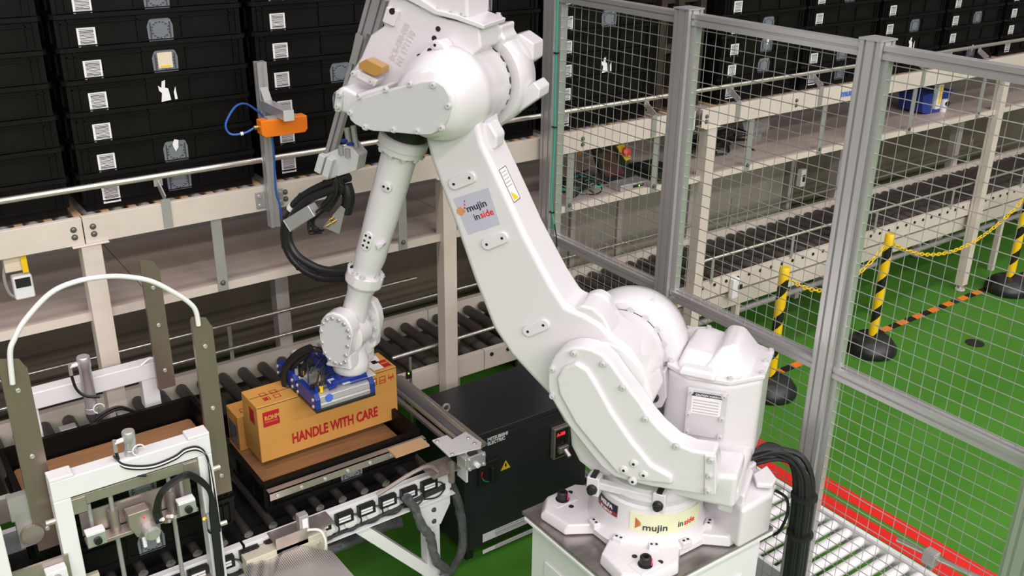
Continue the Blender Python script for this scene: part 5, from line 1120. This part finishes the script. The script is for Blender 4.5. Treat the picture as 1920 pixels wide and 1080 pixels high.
s0, s1_ = V((1.381,3.56,2.174)), V((1.567,3.56,2.15)); oz_ = V((1.471,3.56,2.16)).z
t = thing('orange_scanner', (s0.x,3.56,oz_-.03), 'orange box scanner hanging from the aluminium post arm with blue cable', 'scanner')
x0,x1 = s0.x-.004, s1_.x; z0,z1 = oz_-.034, oz_+.032
m = MB(); m.prism([(x0,3.56,z1),(x0,3.56,z0+.012),(x0+.015,3.56,z0),(x1-.012,3.56,z0),(x1,3.56,z0+.012),(x1,3.56,z1)],(0,.05,0)); m.build('housing','orange',t,bevel=.003)
MB().box((x0+.03,3.57,z1),(x1-.04,3.60,z1+.008)).build('mount_plate','galv',t); MB().cyl((cx_+.0,3.585,z1),(cx_+.0,3.585,az_-.06),.008,seg=8).build('mount_stud','galv',t)
MB().cyl((x0,3.585,oz_+.005),(x0-.022,3.585,oz_+.005),.009,seg=12).build('connector','brass',t)
BX = x0-.02
MB().tube(catmull([(BX,3.585,oz_+.005),(BX-.04,3.585,oz_-.01),(BX-.09,3.60,oz_-.01),(BX-.10,3.61,oz_+.03),(BX-.04,3.64,oz_+.085),(BX+.04,3.70,oz_+.06),(cx_+.012,3.722,oz_-.05),(cx_+.012,3.722,oz_-.3),(cx_+.022,3.722,1.80),(cx_+.03,3.722,1.70)],6),.0042,6).build('cable','bluec',t)
MB().cyl((BX-.045,3.585,oz_-.011),(BX-.055,3.587,oz_-.012),.007,seg=8).build('cable_tag','paper',t)

# ---------------- things on the shelves ----------------
pz = 1.467
t = thing('teach_panel', (3.62,3.98,pz), 'dark control tablet with yellow strip and red emergency button on shelf', 'control panel')
def tp(x,y,z): return V((x,y,z))
a_ = V((3.44,3.98,1.651)); b_ = V((3.633,3.98,1.667)); 
P = [(3.42,3.99,1.675),(3.57,3.99,1.684),(3.737,3.99,1.484),(3.741,3.99,1.429),(3.519,3.99,1.445)]
MB().prism(P,(0,.04,.02)).build('tablet_body','rubber',t,bevel=.004)
P = [V(p)+V((0,-.004,0)) for p in [(3.448,3.99,1.656),(3.556,3.99,1.661),(3.654,3.99,1.507),(3.515,3.99,1.505)]]; MB().prism(P,(0,.004,0)).build('screen','screen',t)
P = [V(p)+V((0,-.008,0)) for p in [(3.578,3.99,1.679),(3.633,3.99,1.683),(3.7,3.99,1.587),(3.656,3.99,1.581)]]; MB().prism(P,(0,.02,0)).build('yellow_strip','yellow',t,bevel=.001)
p = V((3.643,3.98,1.635)); MB().lathe(p,(-.2,-1,.35),[(0,.018),(.012,.018),(.014,.026),(.026,.024),(.03,.015)],20).build('emergency_button','redcap',t)
t = thing('network_switch', (3.60,3.87,pz), 'small silver network box with green light on shelf edge', 'network box')
q_ = [(3.494,3.941,1.49),(3.694,4.07,1.49),(3.753,3.981,1.49),(3.677,3.906,1.49)]
MB().box((3.49,3.83,pz),(3.68,3.93,pz+.035)).build('housing','alu',t,bevel=.004); MB().box((3.58,3.828,pz+.008),(3.66,3.831,pz+.024)).build('front_panel','blk',t); MB().box((3.62,3.826,pz+.012),(3.63,3.829,pz+.02)).build('led','ledg',t)
t = thing('black_case', (3.95,4.0,pz), 'flat black equipment case on shelf behind first fence panel, beside strap', 'case')
MB().box((3.78,3.86,pz),(3.98,4.10,pz+.05)).build('case_body','rubber',t,bevel=.004); MB().box((3.83,3.858,pz+.015),(3.87,3.861,pz+.025)).build('badge','paper',t)
random.seed(5)
def tangle(name, x0,x1,y0,y1,z, n, m_, label, r=.004):
    t = thing(name, ((x0+x1)/2,(y0+y1)/2,z), label, 'cables')
    for k in range(n):
        P = [(random.uniform(x0,x1),random.uniform(y0,y1),z+r+random.uniform(0,.09)) for _ in range(6)]
        MB().tube(catmull(P,6),r,6).build('cable',m_[k%len(m_)],t)
tangle('cable_tangle',3.12,3.45,3.84,4.1,pz,9,['blk','blk','green','blk'],'tangle of black and green cables on shelf beside the first post')
tangle('cable_tangle',4.25,4.9,3.95,4.35,pz,8,['blk'],'tangle of black cables hanging under the right upper conveyor on shelf',.006)
t = thing('drive_motor', (4.95,4.2,pz), 'grey drive motor under right upper conveyor above clean shelf', 'motor')
MB().cyl((4.85,4.25,pz+.08),(5.10,4.25,pz+.08),.07,seg=20).build('motor_body','galv',t,bevel=.004); MB().box((4.9,4.2,pz),(5.05,4.3,pz+.03)).build('motor_foot','galv',t)
t = thing('blue_bin', (6.75,4.1,pz), 'dark blue plastic bin on clean shelf behind the third fence panel', 'bin')
MB().prism([(6.55,4.0,pz+.02),(6.62,4.0,pz),(6.82,4.0,pz),(6.9,4.0,pz+.15),(6.52,4.0,pz+.15)],(0,.2,0)).build('bin_body','blue',t,bevel=.004)
t = thing('air_regulator', (6.701,3.997,1.467), 'white and yellow air regulator hanging below right conveyor over the shelf', 'regulator'); o3 = ORG[t.name]
MB().box((o3.x-.03,o3.y-.02,1.50),(o3.x+.03,o3.y+.02,1.68)).build('body','white',t,bevel=.004); MB().box((o3.x-.012,o3.y-.024,1.54),(o3.x+.012,o3.y-.02,1.67)).build('yellow_band','yellow',t)
MB().cyl((o3.x+.10,o3.y,1.467),(o3.x+.10,o3.y,1.56),.03,seg=14).build('bowl','white',t); MB().cyl((o3.x+.10,o3.y-.02,1.53),(o3.x+.10,o3.y-.035,1.53),.02,seg=14).build('gauge','blk',t)
t = thing('pressure_switch', ((0.49,3.82,1.641)[0],3.83,1.50), 'white digital pressure switch hanging under conveyor at far left, yellow tag', 'pressure switch'); o3 = ORG[t.name]
c_ = V((0.49,3.83,1.631)); MB().box((c_.x-.035,3.80,c_.z-.05),(c_.x+.035,3.84,c_.z+.045)).build('housing','white',t,bevel=.008); MB().box((c_.x-.026,3.797,c_.z+.0),(c_.x+.026,3.801,c_.z+.036)).build('display','blk',t)
c2_ = V((0.475,3.83,1.723)); MB().box((c2_.x-.035,3.81,c2_.z-.03),(c2_.x+.03,3.86,1.758)).build('pale_box','cream_lab',t,bevel=.003)
c3_ = V((0.507,3.83,1.716)); MB().box((c3_.x-.010,3.80,c3_.z-.03),(c3_.x+.010,3.805,1.758)).build('yellow_tag','yellow',t)
MB().tube(catmull([(c_.x-.02,3.82,c_.z-.05),(c_.x-.05,3.82,c_.z-.02),(c_.x-.055,3.83,c_.z+.05),(c_.x-.03,3.83,1.758)],5),.006,6).build('hose','galv',t)
c4 = (4.501,3.83,0.653); t = thing('photo_eye', (c4[0],3.83,c4[2]-.05), 'clear plastic covered photo eye on front rail of lower conveyor', 'sensor')
MB().box((c4[0]-.035,3.80,c4[2]-.06),(c4[0]+.03,3.84,c4[2]+.07)).build('cover','paper',t,bevel=.006); MB().box((c4[0]+.01,3.79,c4[2]-.0),(c4[0]+.04,3.80,c4[2]+.03)).build('lens','blk',t,bevel=.002)

# ---------------- robot base lettering and cable bundle ----------------
R_ = .2035
def ang(px): 
    v = V(px)-B0; return math.atan2(v.y, v.x)
def drum_warp(a0, z0, r=R_+.0016):
    def f(c): a = a0 + c.x/r; return V((B0.x+(r+c.z)*cos(a), B0.y+(r+c.z)*sin(a), z0+c.y))
    return f
def drum_patch(a0, a1, z0, z1, m_, name, r=R_+.0008):
    b = MB(); n = 20; rings = []
    for i in range(n+1):
        a = a0+(a1-a0)*i/n; rings.append([(B0.x+rr*cos(a),B0.y+rr*sin(a),z) for rr,z in ((r-.004,z0),(r,z0),(r,z1),(r-.004,z1))])
    b.loft(rings); return b.build(name, m_, RB)
al = radians(204); 
drum_patch(radians(206.5), radians(288), .877, .968, 'lime', 'sticker')
aw = radians(220)
w0 = drum_warp(aw,.901,R_+.002)
text('mujin',(0,0,0),(1,0,0),(0,1,0),.038,'slate',RB,'logo_lettering',sx=1.12,off=.0006,warp=w0)
text('in',(0,0,0),(1,0,0),(0,1,0),.034,'slate',RB,'logo_lettering',off=.0005,warp=drum_warp(radians(257),.908,R_+.002)); text('side',(0,0,0),(1,0,0),(0,1,0),.034,'redl',RB,'logo_lettering',off=.0005,warp=drum_warp(radians(264.5),.908,R_+.002))
b = MB()
for k in range(5):
    a_ = radians(212.5); z_ = .903+.0095*k; w_ = drum_warp(a_, z_, R_+.002); b.prism([w_(V((0,0,0))),w_(V((.022,.016-.007*k,0))),w_(V((0,.008,0)))],(0,0,.001))
b.build('logo_wing','logo_or',RB)
drum_patch(radians(159), radians(191.6), .935, .965, 'navy', 'maker_label'); drum_patch(radians(159), radians(191.6), .917, .935, 'maroon', 'maker_label')
text('MELFA',(0,0,0),(1,0,0),(0,1,0),.024,'paper',RB,'logo_lettering',off=.0006,warp=drum_warp(radians(166),.943,R_+.002)); text('RV-50FM-D',(0,0,0),(1,0,0),(0,1,0),.014,'paper',RB,'logo_lettering',warp=drum_warp(radians(166),.921,R_+.002))
CB_ = thing('cable_bundle', (2.78,1.80,0), 'thick bundle of black cables arching from robot base down beside fence post', 'cables')
base = [(2.6,2.073,1.019),(2.66,2.057,1.039),(2.72,2.025,1.039),(2.76,1.97,1.025),(2.78,1.927,0.975),(2.78,1.904,0.878),(2.78,1.897,0.707),(2.78,1.891,0.502),(2.78,1.885,0.289)]
random.seed(9)
for k in range(11):
    ox_, oy_, oz__ = random.uniform(-.025,.025), random.uniform(-.04,.04), random.uniform(-.022,.022)
    P = [V(p)+V((ox_*min(1,i/3),oy_*min(1,i/2),oz__*(1 if i<4 else .2)-(.02 if i<2 else 0)*(k%3))) for i,p in enumerate(base)]
    P.append(V((P[-1].x,P[-1].y,.02)))
    MB().tube(catmull(P,5),random.choice((.009,.012,.014)),8).build('cable','rubber',CB_)
P = [(2.74,2.007,0.86),(2.74,1.953,0.854),(2.74,1.94,0.787),(2.74,1.963,0.696),(2.74,1.99,0.658)]; MB().tube(catmull(P,6),.006,6).build('thin_cable','blk',CB_)
for p in (base[5],base[6]): MB().lathe(V(p),(0,0,1),[(-.006,.052),(.006,.052)],14).build('cable_tie','blk',CB_)
